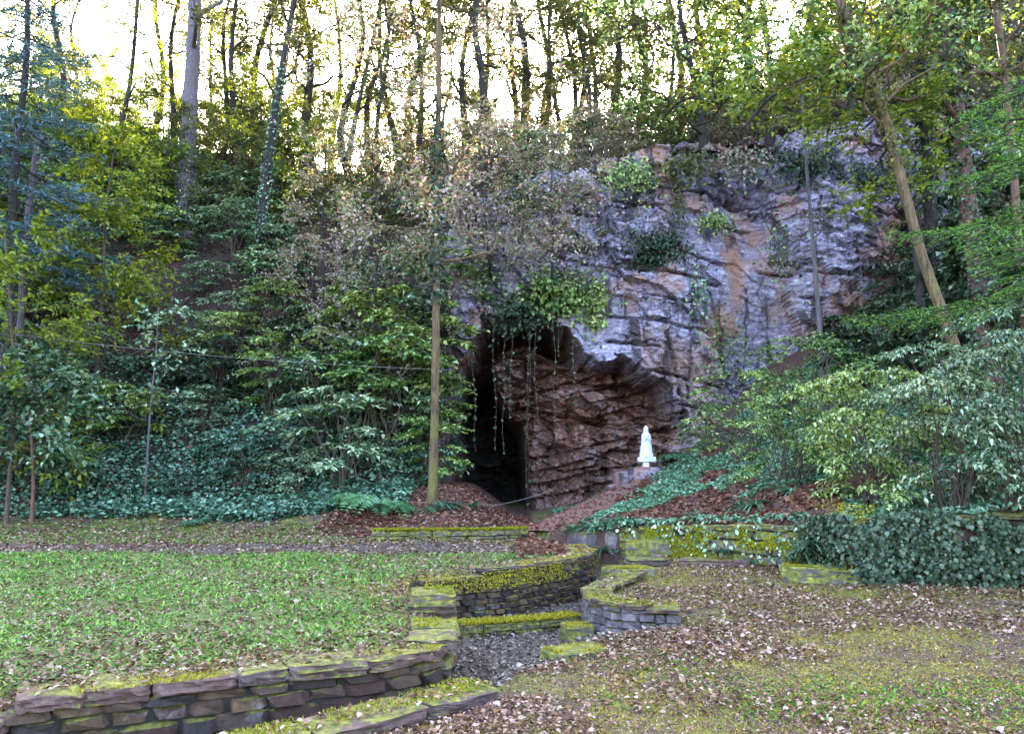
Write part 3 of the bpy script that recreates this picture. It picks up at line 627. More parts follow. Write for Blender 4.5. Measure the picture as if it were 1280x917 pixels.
# trees
def tree_mesh(path, r0, r1, nbr, c0, blen, rise, leaf, nsp, npl, upj=.8, sides=9, Ls=.6, wob=.09, twigs=3):
    path = np.asarray(path, float); n = len(path); tb = MB(); lb = tb; tb.add(*tube(path, np.linspace(r0 ** .7, r1 ** .7, n) ** (1 / .7) * (1 + .35 * np.exp(-np.arange(n) / 1.2)), sides, wob))
    sb = []; sdv = []; az = rng.uniform(0, 6.28)
    for k in range(nbr):
        t = c0 + (1 - c0) * (k + rng.uniform(0, 1)) / nbr; i = min(int(t * (n - 1)), n - 2); f = t * (n - 1) - i; p = path[i] * (1 - f) + path[i + 1] * f
        az += 2.4 + rng.normal(0, .4); L = blen * (1.15 - .6 * t) * rng.uniform(.6, 1.2); el = rise + rng.normal(0, .2)
        e = p + L * np.array((math.cos(az) * math.cos(el), math.sin(az) * math.cos(el), math.sin(el)))
        q = bend(p, e, 9, .28, -.06); rb = (r0 + (r1 - r0) * t) * .42; lb.add(*tube(q, np.linspace(rb, rb * .2, 9), 6, .06))
        for j in range(twigs):
            u = rng.integers(3, 9); p2 = q[u]; a2 = az + rng.normal(0, .9); e2 = p2 + L * .4 * rng.uniform(.5, 1.1) * np.array((math.cos(a2), math.sin(a2), rng.normal(.2, .35)))
            q2 = bend(p2, e2, 6, .3); lb.add(*tube(q2, np.linspace(rb * .3, rb * .1, 6), 4))
            for m_ in range(nsp):
                v = rng.integers(1, 6); sb.append(q2[v] + rng.normal(0, .12 * L * .3, 3)); sdv.append((q2[-1] - q2[0]) / (L * .4) + rng.normal(0, .6, 3))
    LV = sprays(np.array(sb), np.array(sdv), Ls * rng.uniform(.6, 1.3, len(sb)), npl, leaf, upj, .6, .15) if sb else None
    return tb, lb, LV
TV = []
for k in range(6):
    h = rng.uniform(17, 22); top = (rng.normal(0, 1.2), rng.normal(0, .8), h); pth = bend((0, 0, -.6), top, 16, .06)
    tb, lb, LV = tree_mesh(pth, rng.uniform(.17, .26), .04, 17, .24, 4.2, .5, .17, 15, 8, Ls=.9)
    TV.append((tb.mesh('trunk', M['bark'], True), mesh('crown', LV[0], LV[1], M['olive'])))
for k in range(3):
    h = rng.uniform(6, 8); pth = bend((0, 0, -.4), (rng.normal(0, .6), rng.normal(0, .5), h), 12, .1)
    tb, lb, LV = tree_mesh(pth, .07, .02, 16, .12, 2.6, .35, .17, 9, 9, Ls=.7)
    VAR.setdefault('young', []).append((tb.mesh('trunk', M['bark'], True), mesh('crown', LV[0], LV[1], M['olive'])))
def place_tree(v, name, x, y, mat, label, group, s=1.0, lean=(0, 0), bark=None, fat=1.0):
    r = empty(name, (x, y, float(hz(x, y)))); r.rotation_euler = (lean[0], lean[1], random.uniform(0, 6.28)); r.scale = (s * fat, s * fat, s)
    obj('trunk', v[0], r); c = obj('crown', v[1], r); setmat(c, M[mat])
    return tag(r, label, 'tree', group)
MARKS = [(236, 200, 'the hollow trunk'), (335, 230, 'the ivy wrapped dark tree'), (40, 200, 'the blue conifer'), (140, 260, 'the sunlit maple sapling'), (15, 380, 'the yellow maple sapling at the cable'), (40, 540, 'the reddish stemmed young tree'), (190, 460, 'the pale thin sapling'),
         (470, 600, 'the large pale fern'), (545, 300, 'the middle of the slender tree'), (545, 560, 'the foot of the slender tree'), (640, 190, 'the two thickest ridge trunks'), (780, 150, 'the forked ridge trunks'), (880, 150, 'the spreading tree on the cliff brow'), (960, 150, 'the yellow green cliff top tree'), (1080, 150, 'the tangled olive cliff top tree'), (330, 430, 'the dark hollow under the cable'), (250, 590, 'the ivy carpet'), (420, 470, 'the layered hazels'), (450, 200, 'the leaning ridge trunks')]
def hillx(px, y): return (px - 640) / FPX * y * 1.04
# the ridge wood: trunks seen against the white sky
ridge = [(185, 40, 0, .8), (300, 37, .03, .9), (320, 40, -.02, 1.0), (393, 39, .04, 1.1), (412, 44, 0, .8), (447, 37, -.12, 1.0), (465, 41, -.1, .9), (500, 38, -.06, 1.05), (520, 41, -.08, 1.0), (578, 39, .03, .9),
         (607, 36, 0, 1.2), (656, 37.5, .01, 1.5), (692, 43, .05, .8), (716, 40, -.03, .9), (742, 44, .05, .9), (778, 38.5, -.05, 1.1), (795, 38.8, .09, 1.0), (815, 43, 0, .9), (850, 41, .04, 1.0), (905, 40, -.04, 1.0), (960, 37, .05, 1.1), (1040, 39, -.02, 1.1),
         (1100, 36, .03, 1.2), (1150, 40, 0, 1.0), (1215, 37, .05, 1.0), (140, 36, .02, .9), (60, 38, 0, 1.0), (-40, 37, 0, 1.1), (1290, 36, 0, 1.1), (1370, 38, 0, 1.0), (-130, 40, 0, 1), (350, 47, 0, 1.0), (560, 50, 0, 1.0), (760, 52, 0, 1.0), (240, 50, 0, 1), (90, 50, 0, 1), (900, 50, 0, 1), (430, 36, -.07, .7), (480, 35, .02, .6), (535, 36.5, .03, .7), (590, 41, -.03, .7), (630, 42, .02, .8), (675, 40, .03, .7), (703, 36.5, -.04, .6), (730, 37, .02, .7), (760, 41, .06, .7), (835, 37, -.02, .7), (265, 38, .02, .7), (345, 36, .05, .7), (375, 42, -.04, .7), (210, 38, 0, .7)]
for k, (px, y, ln, f) in enumerate(ridge):
    place_tree(TV[k % 6], 'ridge_tree', hillx(px, y), y, 'olive' if px > 300 or k % 2 else 'yellow', ('thick' if f > 1.1 else 'thin' if f < .95 else 'slim') + (' left leaning' if ln < -.03 else ' right leaning' if ln > .03 else ' upright') + ' dark ridge trunk ' + ('behind ' + min(MARKS, key=lambda q: abs(q[0] - px) + abs(q[1] - 180))[2]), 'ridge wood trees', random.uniform(.85, 1.1), (0, ln), None, f)
for k in range(66):
    y = random.uniform(33, 47); px = random.uniform(-80, 1340) if k < 40 else random.uniform(20, 620)
    m_ = 'yellow' if px < 460 and random.random() < .6 else 'olive'
    place_tree(random.choice(VAR['young']), 'young_tree', hillx(px, y), y, m_, {'yellow': 'bright yellow green young tree', 'olive': 'dull olive young tree'}[m_] + ' on the ridge near ' + min(MARKS, key=lambda q: abs(q[0] - px) + abs(q[1] - 180))[2], 'understorey trees on the ridge', random.uniform(.5, .95))

# ------------------------------------------------------------------ shrubs over the bank
LAB = {'teal': 'cool green broad leaved bush on the steep bank', 'blue': 'bluish low bush at the foot of the steep bank', 'green': 'mid green leafy bush on the steep bank', 'yellow': 'yellow green bush high on the steep bank',
       'pink': 'pale dry leaved bush on the slope above the cave', 'dark': 'dark glossy bush in a hollow of the steep bank', 'olive': 'olive bush along the top of the slope'}
def bankmat(px, py):
    r = random.random()
    if py > 560: return 'blue' if r < .45 else 'teal'
    if px > 380 and py < 400: return 'pink' if r < .55 else ('teal' if r < .75 else 'olive')
    if px < 200 and py < 380: return 'yellow' if r < .3 else ('green' if r < .75 else 'teal')
    if py < 260: return 'olive' if r < .4 else ('green' if r < .7 else 'teal')
    return 'teal' if r < .5 else ('green' if r < .85 else 'dark')
def pix(x, y, z):
    dx, dy, dz = x, y, z - CAMZ; f = dy * math.cos(PITCH) + dz * math.sin(PITCH); u = -dy * math.sin(PITCH) + dz * math.cos(PITCH)
    return 640 + FPX * dx / f, 458.5 - FPX * u / f
def near(px, py):
    m = min(MARKS, key=lambda q: (q[0] - px) ** 2 + (q[1] - py) ** 2); return ('above ' if py < m[1] - 45 else 'below ' if py > m[1] + 45 else 'beside ') + m[2]
LAB2 = {'teal': 'cool green broad leaved bush', 'blue': 'low bluish bush', 'green': 'mid green leafy bush', 'yellow': 'yellow green bush', 'pink': 'pale dry leaved bush', 'dark': 'dark glossy bush', 'olive': 'thin olive bush'}
cnt = 0
yy = 22.3
while yy < 41:
    xx = -27.0
    while xx < (-2.2 if yy < 27.5 else 25):
        x = xx + random.uniform(-.6, .6); y = yy + random.uniform(-.5, .5); z = float(hz(x, y)); px, py = pix(x, y, z)
        if -120 < px < 1400 and random.random() < (.3 if 300 < px < 520 and 190 < py < 300 else .92 if x < -2 else .75):
            m_ = bankmat(px, py); key = 'bush'
            if py > 560: key = random.choice(('small', 'bush', 'small'))
            elif m_ in ('pink', 'olive'): key = 'airy'
            elif random.random() < .35: key = 'hazel'
            place(key, 'bank_bush', x, y, z - .1, m_, LAB2[m_] + ' ' + near(px, py), LAB2[m_].split(' bush')[0] + ' bushes over the wooded slope', random.uniform(.8, 1.3)); cnt += 1
        xx += 1.75
    yy += 1.45
print('bank bushes', cnt)
# low teal plants in front of the bank foot
# saplings standing in front of the cave's left side: layered green hazel
for k, (px, py, Y, s, m_) in enumerate([(430, 600, 22, 1.3, 'teal'), (480, 560, 23, 1.5, 'green'), (505, 520, 24, 1.3, 'green'), (545, 600, 22.5, .9, 'green'), (400, 520, 23.5, 1.4, 'teal'), (450, 460, 24.6, 1.5, 'green'), (520, 440, 25, 1.4, 'green'), (550, 500, 24.2, .9, 'green'), (500, 400, 25.5, 1.5, 'teal'), (560, 350, 26.2, 1.1, 'green')]):
    p = P(px, py, Y); zb = p[2] - 1.0 * s; zg = float(surf(p[0], p[1])); hb = place('hazel', 'hazel_bush', p[0], p[1], zb if zb > zg else zg - .05, m_, 'layered ' + ('cool ' if m_ == 'teal' else 'fresh ') + 'green hazel on the bank ' + near(px, py), 'hazels left of the cave', s)
    if zb > zg + .1: obj('lower_stem', mesh('lower_stem', *tube(bend((.05, 0, (zg - zb) / s - .2), (0, 0, .15), 8, .06), np.linspace(.05, .03, 8), 7), M['twig'], True), hb)
# right hand bushes
for k, (px, py, Y, s, zs, m_, key, lb) in enumerate([(1090, 650, 13.3, 1.15, 1.35, 'green', 'fine', 'wide layered green hazel rooted on top of the ivy wall'), (1185, 650, 12.0, .95, 1.5, 'teal', 'fine', 'cool green bush hanging over the right ivy wall'), (1262, 640, 11.6, 1.0, 1.6, 'teal', 'fine', 'large bluish green bush at the end of the ivy wall'),
        (985, 590, 16.5, .95, 1.3, 'green', 'fine', 'fresh green sapling bush on the ground ivy slope'), (930, 545, 20.5, 1.05, 1.0, 'green', 'airy', 'thin light green bush below the violet cliff'), (1035, 520, 20, 1.1, 1.0, 'green', 'airy', 'pale leaved bush before the slim bare sapling'),
        (1170, 540, 16, 1.2, 1.2, 'teal', 'fine', 'dense cool bush under the leaning tree'), (1275, 520, 14.5, 1.2, 1.5, 'teal', 'fine', 'tall bluish bush beside the leaning tree'), (1120, 470, 20.5, 1.2, 1.1, 'dark', 'bush', 'dark bush against the right end of the cliff'), (1055, 590, 16, .9, 1.3, 'green', 'fine', 'small hazel behind the wide layered one'),
        (890, 500, 23.6, .75, 1.0, 'green', 'airy', 'sparse light bush growing at the cliff base'), (985, 470, 23, .9, 1.0, 'green', 'airy', 'loose green bush against the foot of the violet cliff'), (1080, 440, 23, 1.0, 1.0, 'dark', 'bush', 'dark bush at the foot of the cliff below the orange stain'),
        (1200, 420, 20, 1.4, 1.2, 'dark', 'bush', 'dark ivy thicket behind the leaning tree'), (1290, 400, 19, 1.6, 1.2, 'dark', 'bush', 'dark thicket on the right slope'), (1250, 300, 23, 1.8, 1.2, 'dark', 'bush', 'dark thicket high on the right slope'), (1150, 330, 23.8, 1.2, 1.3, 'dark', 'bush', 'dark thicket beside the right edge of the cliff'), (1330, 560, 12.6, 1.2, 1.4, 'teal', 'fine', 'cool bush beyond the end of the ivy wall'),
        (1290, 200, 25, 1.8, 1.3, 'teal', 'bush', 'cool green thicket below the top right trees'), (1200, 200, 25.5, 1.6, 1.3, 'olive', 'airy', 'olive thicket between the ivy wrapped trunks')]):
    x = (px - 640) / FPX * Y; place(key, 'slope_bush', x, Y, float(surf(x, Y)) - .08, m_, lb, None, s, zs=zs)

# ivy mats on cliff and above the cave
def cliff_ivy(name, px, py, w_, h_, n, mat, label, leaf=.12, hang=.3, cat='ivy'):
    c = []; a, b = P(px - w_, py, 26.2), P(px + w_, py, 26.2); c0 = P(px, py, 26.2)
    rx = (b[0] - a[0]) / 2; rz_ = h_ / FPX * 26.2
    u = rng.normal(0, .45, (n, 2)); x = c0[0] + u[:, 0] * rx; z = c0[2] + u[:, 1] * rz_ - np.abs(rng.normal(0, hang, n)) * .5
    y = np.array([cliffy(p, q) for p, q in zip(x, z)]); y = np.minimum(y, 26.3 + .3) - .05 - np.abs(rng.normal(0, .22, n)) * np.exp(-(u ** 2).sum(1))
    d = rng.normal(0, .5, (n, 3)); d[:, 2] -= .6; d[:, 1] -= .3; up = rng.normal(0, .4, (n, 3)) + [0, -.7, .7]
    V, F = leaves(np.c_[x, y, z], d, up, leaf * rng.uniform(.6, 1.3, n), .8, .12)
    r = empty(name, (c0[0], float(y.mean()), c0[2])); obj('leaves', mesh('leaves', V - np.array(r.location), F, M[mat]), r)
    mb = MB()
    for k in range(6):
        q = bend((x[k], y[k] + .1, z[k]), (c0[0] + rng.normal(0, .2), cliffy(c0[0], c0[2]) + .05, c0[2] + rz_ * .5), 7, .3) - np.array(r.location); mb.add(*tube(q, .015, 4))
    obj('stems', mb.mesh('stems', M['twig']), r); tag(r, label, cat)
cliff_ivy('cliff_ivy', 822, 305, 45, 30, 1500, 'dark', 'dark ivy clump clinging to the violet cliff face')
cliff_ivy('cliff_ivy', 895, 270, 25, 14, 350, 'green', 'small green tuft on a ledge of the cliff face')
cliff_ivy('cliff_ivy', 700, 362, 60, 30, 1900, 'green', 'green creeper draped over the brow of the cave', .15)
cliff_ivy('cliff_ivy', 650, 385, 40, 25, 900, 'dark', 'dark creeper under the brow of the cave', .15)
cliff_ivy('cliff_ivy', 745, 375, 16, 40, 500, 'green', 'creeper hanging at the right corner of the cave brow', .13)
cliff_ivy('cliff_ivy', 1090, 215, 60, 25, 900, 'dark', 'dark bluish ivy over the top edge of the cliff')
cliff_ivy('cliff_ivy', 905, 430, 40, 60, 420, 'green', 'thin green creeper climbing the base of the cliff', .11)
cliff_ivy('cliff_ivy', 640, 300, 90, 40, 900, 'pink', 'pale dry creeper on the grey rock above the cave', .12)
cliff_ivy('cliff_ivy', 1130, 360, 35, 60, 900, 'dark', 'dark ivy column at the right edge of the cliff')
cliff_ivy('cliff_ivy', 850, 260, 12, 40, 260, 'olive', 'thin olive creeper in a cliff crack above the ivy clump', .1)

for px, py, w_, h_, n_, m_, lb in [(580, 250, 40, 30, 700, 'pink', 'pale dry growth hanging at the left end of the cliff top'), (650, 235, 50, 22, 800, 'olive', 'olive growth hanging over the rim above the pale creeper'), (725, 225, 45, 22, 800, 'pink', 'dry growth hanging over the rim above the cave brow'),
                          (790, 205, 40, 20, 700, 'green', 'green growth hanging over the rim above the ivy clump'), (860, 195, 40, 20, 700, 'olive', 'olive growth hanging over the rim left of the bare sapling'), (930, 190, 45, 18, 700, 'pink', 'dry growth hanging over the rim beside the bare sapling'), (1010, 190, 45, 22, 800, 'dark', 'dark growth hanging over the rim behind the bare sapling'), (600, 330, 30, 20, 300, 'green', 'green creeper on the grey rock left of the cave brow'),
                          (980, 300, 30, 70, 160, 'green', 'sparse green creeper on the middle of the violet cliff'), (870, 360, 14, 50, 160, 'teal', 'thin cool creeper right of the cave brow')]:
    cliff_ivy('cliff_ivy', px, py, w_, h_, n_, m_, lb, .13, .7)
# hanging vines over the cave mouth
for k, (px, y0, y1) in enumerate([(617, 400, 560), (632, 430, 565), (660, 380, 650), (664, 395, 600), (672, 380, 620), (694, 350, 540), (697, 360, 440), (719, 440, 510), (590, 480, 560), (640, 440, 520)]):
    a = P(px, min(y0, 384 + abs(px - 665) * .25), 26.0); a[1] = min(cliffy(a[0], a[2] + .15), 26.9) + .04; b = P(px + random.uniform(-4, 4), y1, 26.0); b[1] = a[1]; q = bend(a, b, 14, .03); r = empty('hanging_vine', a)
    obj('stem', mesh('stem', *tube(q - a, .008, 4), M['twig']), r)
    n = 90; i = rng.integers(0, 14, n); d = rng.normal(0, 1, (n, 3)); d[:, 2] -= .6
    V, F = leaves(q[i] - a + rng.normal(0, .02, (n, 3)), d, rng.normal(0, 1, (n, 3)), .07); obj('leaves', mesh('leaves', V, F, M['teal']), r)
    tag(r, 'thin vine hanging down across the dark cave mouth', 'vine', 'vines over the cave mouth')

# ------------------------------------------------------------------ individual trees
def big_tree(name, pts, r0, r1, nbr, c0, blen, rise, leaf, nsp, npl, mat, bark, label, ivy=0, ivymat='dark', n=26, Ls=.6, twigs=3, ivyr=(0, .7), upj=.8):
    pts = list(pts); q0 = np.array(pts[0]); zg = (float(surf(q0[0], q0[1])) - .35) if name != 'pale_sapling' or q0[0] < -2.2 else q0[2] + 1
    if name == 'pale_sapling' and q0[0] > -2.2: pts = [np.array((q0[0], cliffy(q0[0], q0[2] - .15) + .12, q0[2] - .25))] + pts
    pts = pts if q0[2] <= zg else [np.array((q0[0] + (q0[0] - pts[1][0]) * .15, q0[1], zg))] + pts
    pth = smoothpath(pts, n); b = pth[0].copy(); tb, lb, LV = tree_mesh(pth - b, r0, r1, nbr, c0, blen, rise, leaf, nsp, npl, Ls=Ls, sides=11, twigs=twigs, upj=upj)
    r = empty(name, b); obj('trunk', tb.mesh('trunk', M[bark], True), r); 
    if LV: obj('crown', mesh('crown', LV[0], LV[1], M[mat]), r)
    if ivy:
        t = rng.uniform(ivyr[0], ivyr[1], ivy) * (n - 1); i = np.minimum(t.astype(int), n - 2); f = (t - i)[:, None]; c = (pth[i] * (1 - f) + pth[i + 1] * f) - b
        a = rng.uniform(0, 6.28, ivy); rr = (r0 + (r1 - r0) * t / n) + np.abs(rng.normal(0, .07, ivy)); o = np.stack([np.cos(a), np.sin(a), np.zeros(ivy)], 1)
        d = rng.normal(0, .5, (ivy, 3)); d[:, 2] -= .7; V, F = leaves(c + o * rr[:, None], d + o * .4, o + rng.normal(0, .3, (ivy, 3)) + [0, 0, .5], .11 * rng.uniform(.6, 1.3, ivy), .85)
        obj('ivy', mesh('ivy', V, F, M[ivymat]), r)
    return tag(r, label, 'tree')
g = lambda px, Y: float(surf((px - 640) / FPX * Y, Y))
a = P(541, 622, 20)
big_tree('slender_tree', [a, P(544, 500, 20), P(546, 330, 20.1), P(548, 160, 20.2), P(549, 0, 20.4), P(552, -160, 20.6), P(548, -300, 21)], .112, .045, 26, .26, 3.0, .12, .12, 10, 8, 'pink', 'barkyellow', 'slender yellow barked tree left of the cave with pale sparse leaves', 800, 'dark', 30, .7, 4, (.25, .5))
big_tree('hollow_tree', [P(233, 235, 34), P(236, 150, 34), P(240, 90, 34.2), P(243, 40, 34.4), P(246, -60, 34.6), P(250, -200, 35)], .42, .2, 12, .45, 4.5, .5, .22, 8, 7, 'olive', 'barkgrey', 'thick grey violet trunk with a hollow standing above the bank', 700, 'teal', 24, .8, 3, (0, .22))
hol = None
big_tree('ivy_trunk_tree', [P(328, 262, 31), P(335, 200, 31), P(345, 130, 31.2), P(357, 60, 31.3), P(372, -20, 31.5), P(385, -160, 32)], .2, .07, 12, .35, 3.2, .6, .2, 7, 7, 'olive', 'bark', 'ivy wrapped dark tree rising from the upper bank', 1100, 'teal', 22, .8, 3, (0, .5))
big_tree('leaning_tree', [P(1207, 475, 17), P(1185, 410, 17), P(1155, 330, 17.1), P(1132, 245, 17.2), P(1112, 165, 17.3), P(1080, 70, 17.5), P(1035, -30, 17.8), P(990, -140, 18)], .125, .075, 14, .5, 3.6, .3, .15, 9, 8, 'green', 'barkyellow', 'leaning mossy yellow barked tree on the right slope', 500, 'olive', 28, .7, 4, (.45, .75))
big_tree('ivy_tree', [P(1232, 440, 18.5), P(1222, 350, 18.5), P(1208, 240, 18.6), P(1196, 130, 18.7), P(1180, 20, 18.8), P(1165, -150, 19)], .24, .14, 12, .5, 3.4, .35, .16, 8, 8, 'olive', 'barkred', 'straight tree wrapped in glossy ivy on the right slope', 3200, 'dark', 26, .7, 3, (.1, 1))
big_tree('ivy_tree', [P(1165, 300, 20.5), P(1160, 200, 20.5), P(1152, 100, 20.6), P(1140, -40, 20.8), P(1130, -160, 21)], .2, .12, 8, .5, 3, .35, .16, 7, 8, 'olive', 'bark', 'tangled dark ivy trunk behind the leaning tree', 1600, 'dark', 22, .7, 3, (.1, 1))
big_tree('thin_red_tree', [P(1275, 330, 18), P(1266, 200, 18), P(1255, 80, 18.1), P(1240, -20, 18.2), P(1225, -140, 18.5)], .11, .06, 8, .5, 2.6, .3, .16, 7, 8, 'green', 'barkred', 'thin reddish trunk right of the ivy wrapped tree', 0)
big_tree('bare_sapling', [P(1029, 452, 22), P(1022, 380, 22), P(1016, 300, 22), P(1010, 230, 22), P(1004, 150, 22.1), P(1000, 60, 22.2)], .09, .02, 11, .4, 2.0, .25, .11, 3, 6, 'olive', 'barkgrey', 'slim nearly bare sapling in front of the violet cliff', 0, Ls=.5)
big_tree('arching_tree', [P(1145, 300, 19.5), P(1120, 200, 19.4), P(1085, 120, 19.2), P(1030, 90, 19), P(970, 112, 18.8), P(925, 165, 18.6)], .13, .035, 18, .35, 2.6, .35, .15, 10, 8, 'yellow', 'bark', 'arching dark branched tree bowed over the cliff top', 0, Ls=.6, twigs=4)
big_tree('cliff_top_tree', [P(880, 200, 27.5), P(878, 150, 27.4), P(865, 90, 27.2), P(850, 20, 27), P(845, -80, 27)], .14, .05, 20, .1, 3.4, .2, .17, 10, 8, 'green', 'bark', 'spreading green leaved tree on the brow of the cliff', 0, Ls=.7, twigs=4)
big_tree('cliff_top_tree', [P(960, 195, 27.3), P(965, 130, 27), P(960, 60, 26.8), P(950, -20, 26.6), P(945, -120, 26.6)], .15, .05, 22, .1, 3.6, .2, .17, 10, 8, 'yellow', 'bark', 'yellow green leaved tree on the cliff top', 0, Ls=.7, twigs=4)
big_tree('cliff_top_tree', [P(1060, 190, 27.4), P(1065, 120, 27.2), P(1060, 40, 27), P(1065, -60, 27)], .15, .06, 18, .1, 3.4, .2, .16, 9, 8, 'olive', 'bark', 'tangled olive tree at the right end of the cliff top', 0, Ls=.7, twigs=4)
big_tree('maple_sapling', [P(130, 330, 25), P(132, 270, 25), P(140, 200, 25), P(150, 160, 25.1)], .07, .02, 22, .12, 2.0, .2, .19, 6, 9, 'yellow', 'twig', 'sunlit yellow green maple sapling on the left bank', 0, Ls=.7, twigs=4, upj=.4)
big_tree('maple_sapling', [P(20, 480, 20.5), P(15, 420, 20.5), P(10, 340, 20.5), P(5, 280, 20.6)], .06, .02, 18, .2, 1.6, .2, .17, 6, 9, 'yellow', 'twig', 'yellow green maple sapling above the pale leaved young tree', 0, Ls=.6, twigs=4, upj=.4)
big_tree('young_maple', [P(42, 610, 20.4), P(40, 560, 20.4), P(36, 510, 20.4), P(34, 460, 20.4)], .06, .02, 14, .45, 1.7, .15, .2, 6, 9, 'teal', 'barkred', 'young tree with pale bluish leaves and reddish stem at the bank foot', 0, Ls=.6, twigs=4, upj=.35)
big_tree('thin_sapling', [P(187, 520, 22), P(192, 470, 22), P(196, 430, 22), P(198, 380, 22.2)], .035, .012, 8, .4, 1.2, .4, .16, 3, 7, 'teal', 'barkgrey', 'thin pale stemmed sapling in the dark hollow of the bank', 0, Ls=.5)
big_tree('pale_tree', [P(37, 250, 24), P(44, 200, 24), P(50, 160, 24)], .12, .09, 4, .6, 1.0, .4, .16, 3, 7, 'teal', 'barkgrey', 'short pale trunk below the blue conifer', 0, Ls=.5)

big_tree('pale_sapling', [P(612, 330, 25.6), P(608, 280, 25.4), P(600, 220, 25.2), P(596, 150, 25.2)], .05, .015, 20, .1, 1.9, .2, .11, 6, 8, 'pink', 'bark', 'pale dry leaved sapling on the grey rock left of the cave brow', 0, Ls=.5, twigs=4, upj=.5)
big_tree('pale_sapling', [P(690, 345, 25.4), P(692, 300, 25.3), P(688, 240, 25.2), P(694, 170, 25.2)], .055, .015, 20, .1, 1.9, .2, .11, 5, 8, 'pink', 'bark', 'pale dry leaved sapling growing straight above the cave brow', 0, Ls=.5, twigs=4, upj=.5)
big_tree('pale_sapling', [P(470, 340, 24.2), P(474, 290, 24.2), P(468, 220, 24.1), P(462, 150, 24.1)], .06, .015, 24, .1, 2.3, .2, .115, 7, 8, 'pink', 'bark', 'broad pale leaved sapling on the bank left of the slender tree', 0, Ls=.55, twigs=4, upj=.5)
big_tree('pale_sapling', [P(405, 330, 25.5), P(402, 270, 25.5), P(408, 210, 25.4), P(404, 160, 25.4)], .05, .015, 20, .1, 2.1, .2, .115, 6, 8, 'pink', 'bark', 'smaller pale leaved sapling below the leaning ridge trunks', 0, Ls=.55, twigs=4, upj=.5)
# conifers
def conifer(name, base, H, r0, z0, blen, nb, mat, label, nl=.05, step=.05, azr=None):
    r = empty(name, base); obj('trunk', mesh('trunk', *tube(bend((0, 0, -.3), (0, 0, H), 14, .02), np.linspace(r0, .03, 14), 10, .05), M['bark'], True), r)
    mb = MB(); cs, ds, us, ls = [], [], [], []
    for k in range(nb):
        z = z0 + (H - z0) * (k / nb) ** 1.1; az = (k * 2.4 + rng.normal(0, .3)) if azr is None else rng.uniform(*azr); L = blen * (1.05 - .8 * z / H) * rng.uniform(.75, 1.1)
        e = np.array((math.cos(az), math.sin(az), 0)) * L; tt = np.linspace(0, 1, 12)[:, None]; q = np.array((0, 0, z)) + e * tt; q[:, 2] += (-.28 * tt + .16 * tt ** 3)[:, 0] * L
        mb.add(*tube(q, np.linspace(.025, .006, 12), 5))
        h = np.array((-math.sin(az), math.cos(az), 0)); nt_ = int(L / (step * 2.4))
        for j in range(nt_):
            f = .18 + .82 * (j + .5) / nt_; p = np.array([np.interp(f, tt[:, 0], q[:, i]) for i in range(3)]); sl = L * .42 * (1.08 - f) + .12
            for sg in (-1, 1):
                dv = nrm(e / L * .75 + h * sg + rng.normal(0, .12, 3)); pe = p + dv * sl; pe[2] -= sl * .25; q2 = np.linspace(p, pe, 4); mb.add(*tube(q2, .005, 3))
                m_ = int(sl / step * 3.2) + 4; u = rng.uniform(0, 1, m_)[:, None]; c = p + (pe - p) * u; sd = rng.normal(0, 1, (m_, 3)) * [1, 1, .5]; d = nrm(dv + sd * .75)
                cs.append(c); ds.append(d); us.append(rng.normal(0, .4, (m_, 3)) + [0, 0, 1])
    c, d, u = map(np.concatenate, (cs, ds, us)); V, F = leaves(c, d, u, nl * rng.uniform(.7, 1.3, len(c)), .2, .05)
    obj('limbs', mb.mesh('limbs', M['bark']), r); obj('needles', mesh('needles', V, F, M[mat]), r); return tag(r, label, 'tree')
conifer('fir_tree', (7.4, 9.6, .05), 7.2, .14, 4.1, 5.6, 24, 'fir', 'bright green fir reaching its boughs over the ivy wall', .075, .05)
conifer('blue_conifer', (float(P(15, 240, 23.2)[0]), 23.2, float(hz(-14.5, 23.2)) + .0), 17, .2, 5.0, 4.2, 80, 'bluefir', 'bluish needled conifer at the top of the left bank', .2, .13)

# ------------------------------------------------------------------ ferns and strap leaf clumps
def strap_clump(n, ln, w_):
    a = rng.uniform(0, 6.28, n); d = np.stack([np.cos(a), np.sin(a), rng.uniform(.5, 1.6, n)], 1); c = np.stack([np.cos(a), np.sin(a), np.zeros(n)], 1) * rng.uniform(0, .08, n)[:, None]
    return blades(c, d, ln * rng.uniform(.7, 1.2, n), w_, rng.uniform(.7, 1.2, n), 5)
SCV = [mesh('leaves', *strap_clump(46, .5, .045), M['strap'], True) for k in range(3)]
def fern_mesh():
    mb = MB()
    for k in range(12):
        a = k * .52 + rng.normal(0, .1); L = rng.uniform(.5, .75); t = np.linspace(.1, 1, 16)
        x = L * t * .85; z = L * (.75 * t - .75 * t ** 2.2) ; ax = np.array((math.cos(a), math.sin(a), 0)); sdv = np.array((-math.sin(a), math.cos(a), 0))
        c = ax * x[:, None]; c[:, 2] = z + .05
        for sg in (-1, 1):
            ln = .17 * np.sin(np.clip(t, .05, 1) * 2.6 + .3) + .03
            V, F = leaves(c, sdv * sg + ax * .35 + np.zeros((16, 3)), np.tile([0, 0, 1.], (16, 1)) + rng.normal(0, .1, (16, 3)), ln, .34); mb.add(V, F)
    return mb.mesh('fronds', M['strap'])
FNV = [fern_mesh() for k in range(2)]
def clump(x, y, z, s, fern=False, lab=None, grp=None, mat=None):
    o = obj('fern' if fern else 'strap_fern', random.choice(FNV if fern else SCV)); o.location = (x, y, z); o.rotation_euler = (random.uniform(-.15, .15), random.uniform(-.15, .15), random.uniform(0, 6.28)); o.scale = (s, s, s)
    if mat: setmat(o, M[mat])
    return tag(o, lab, 'fern', grp)
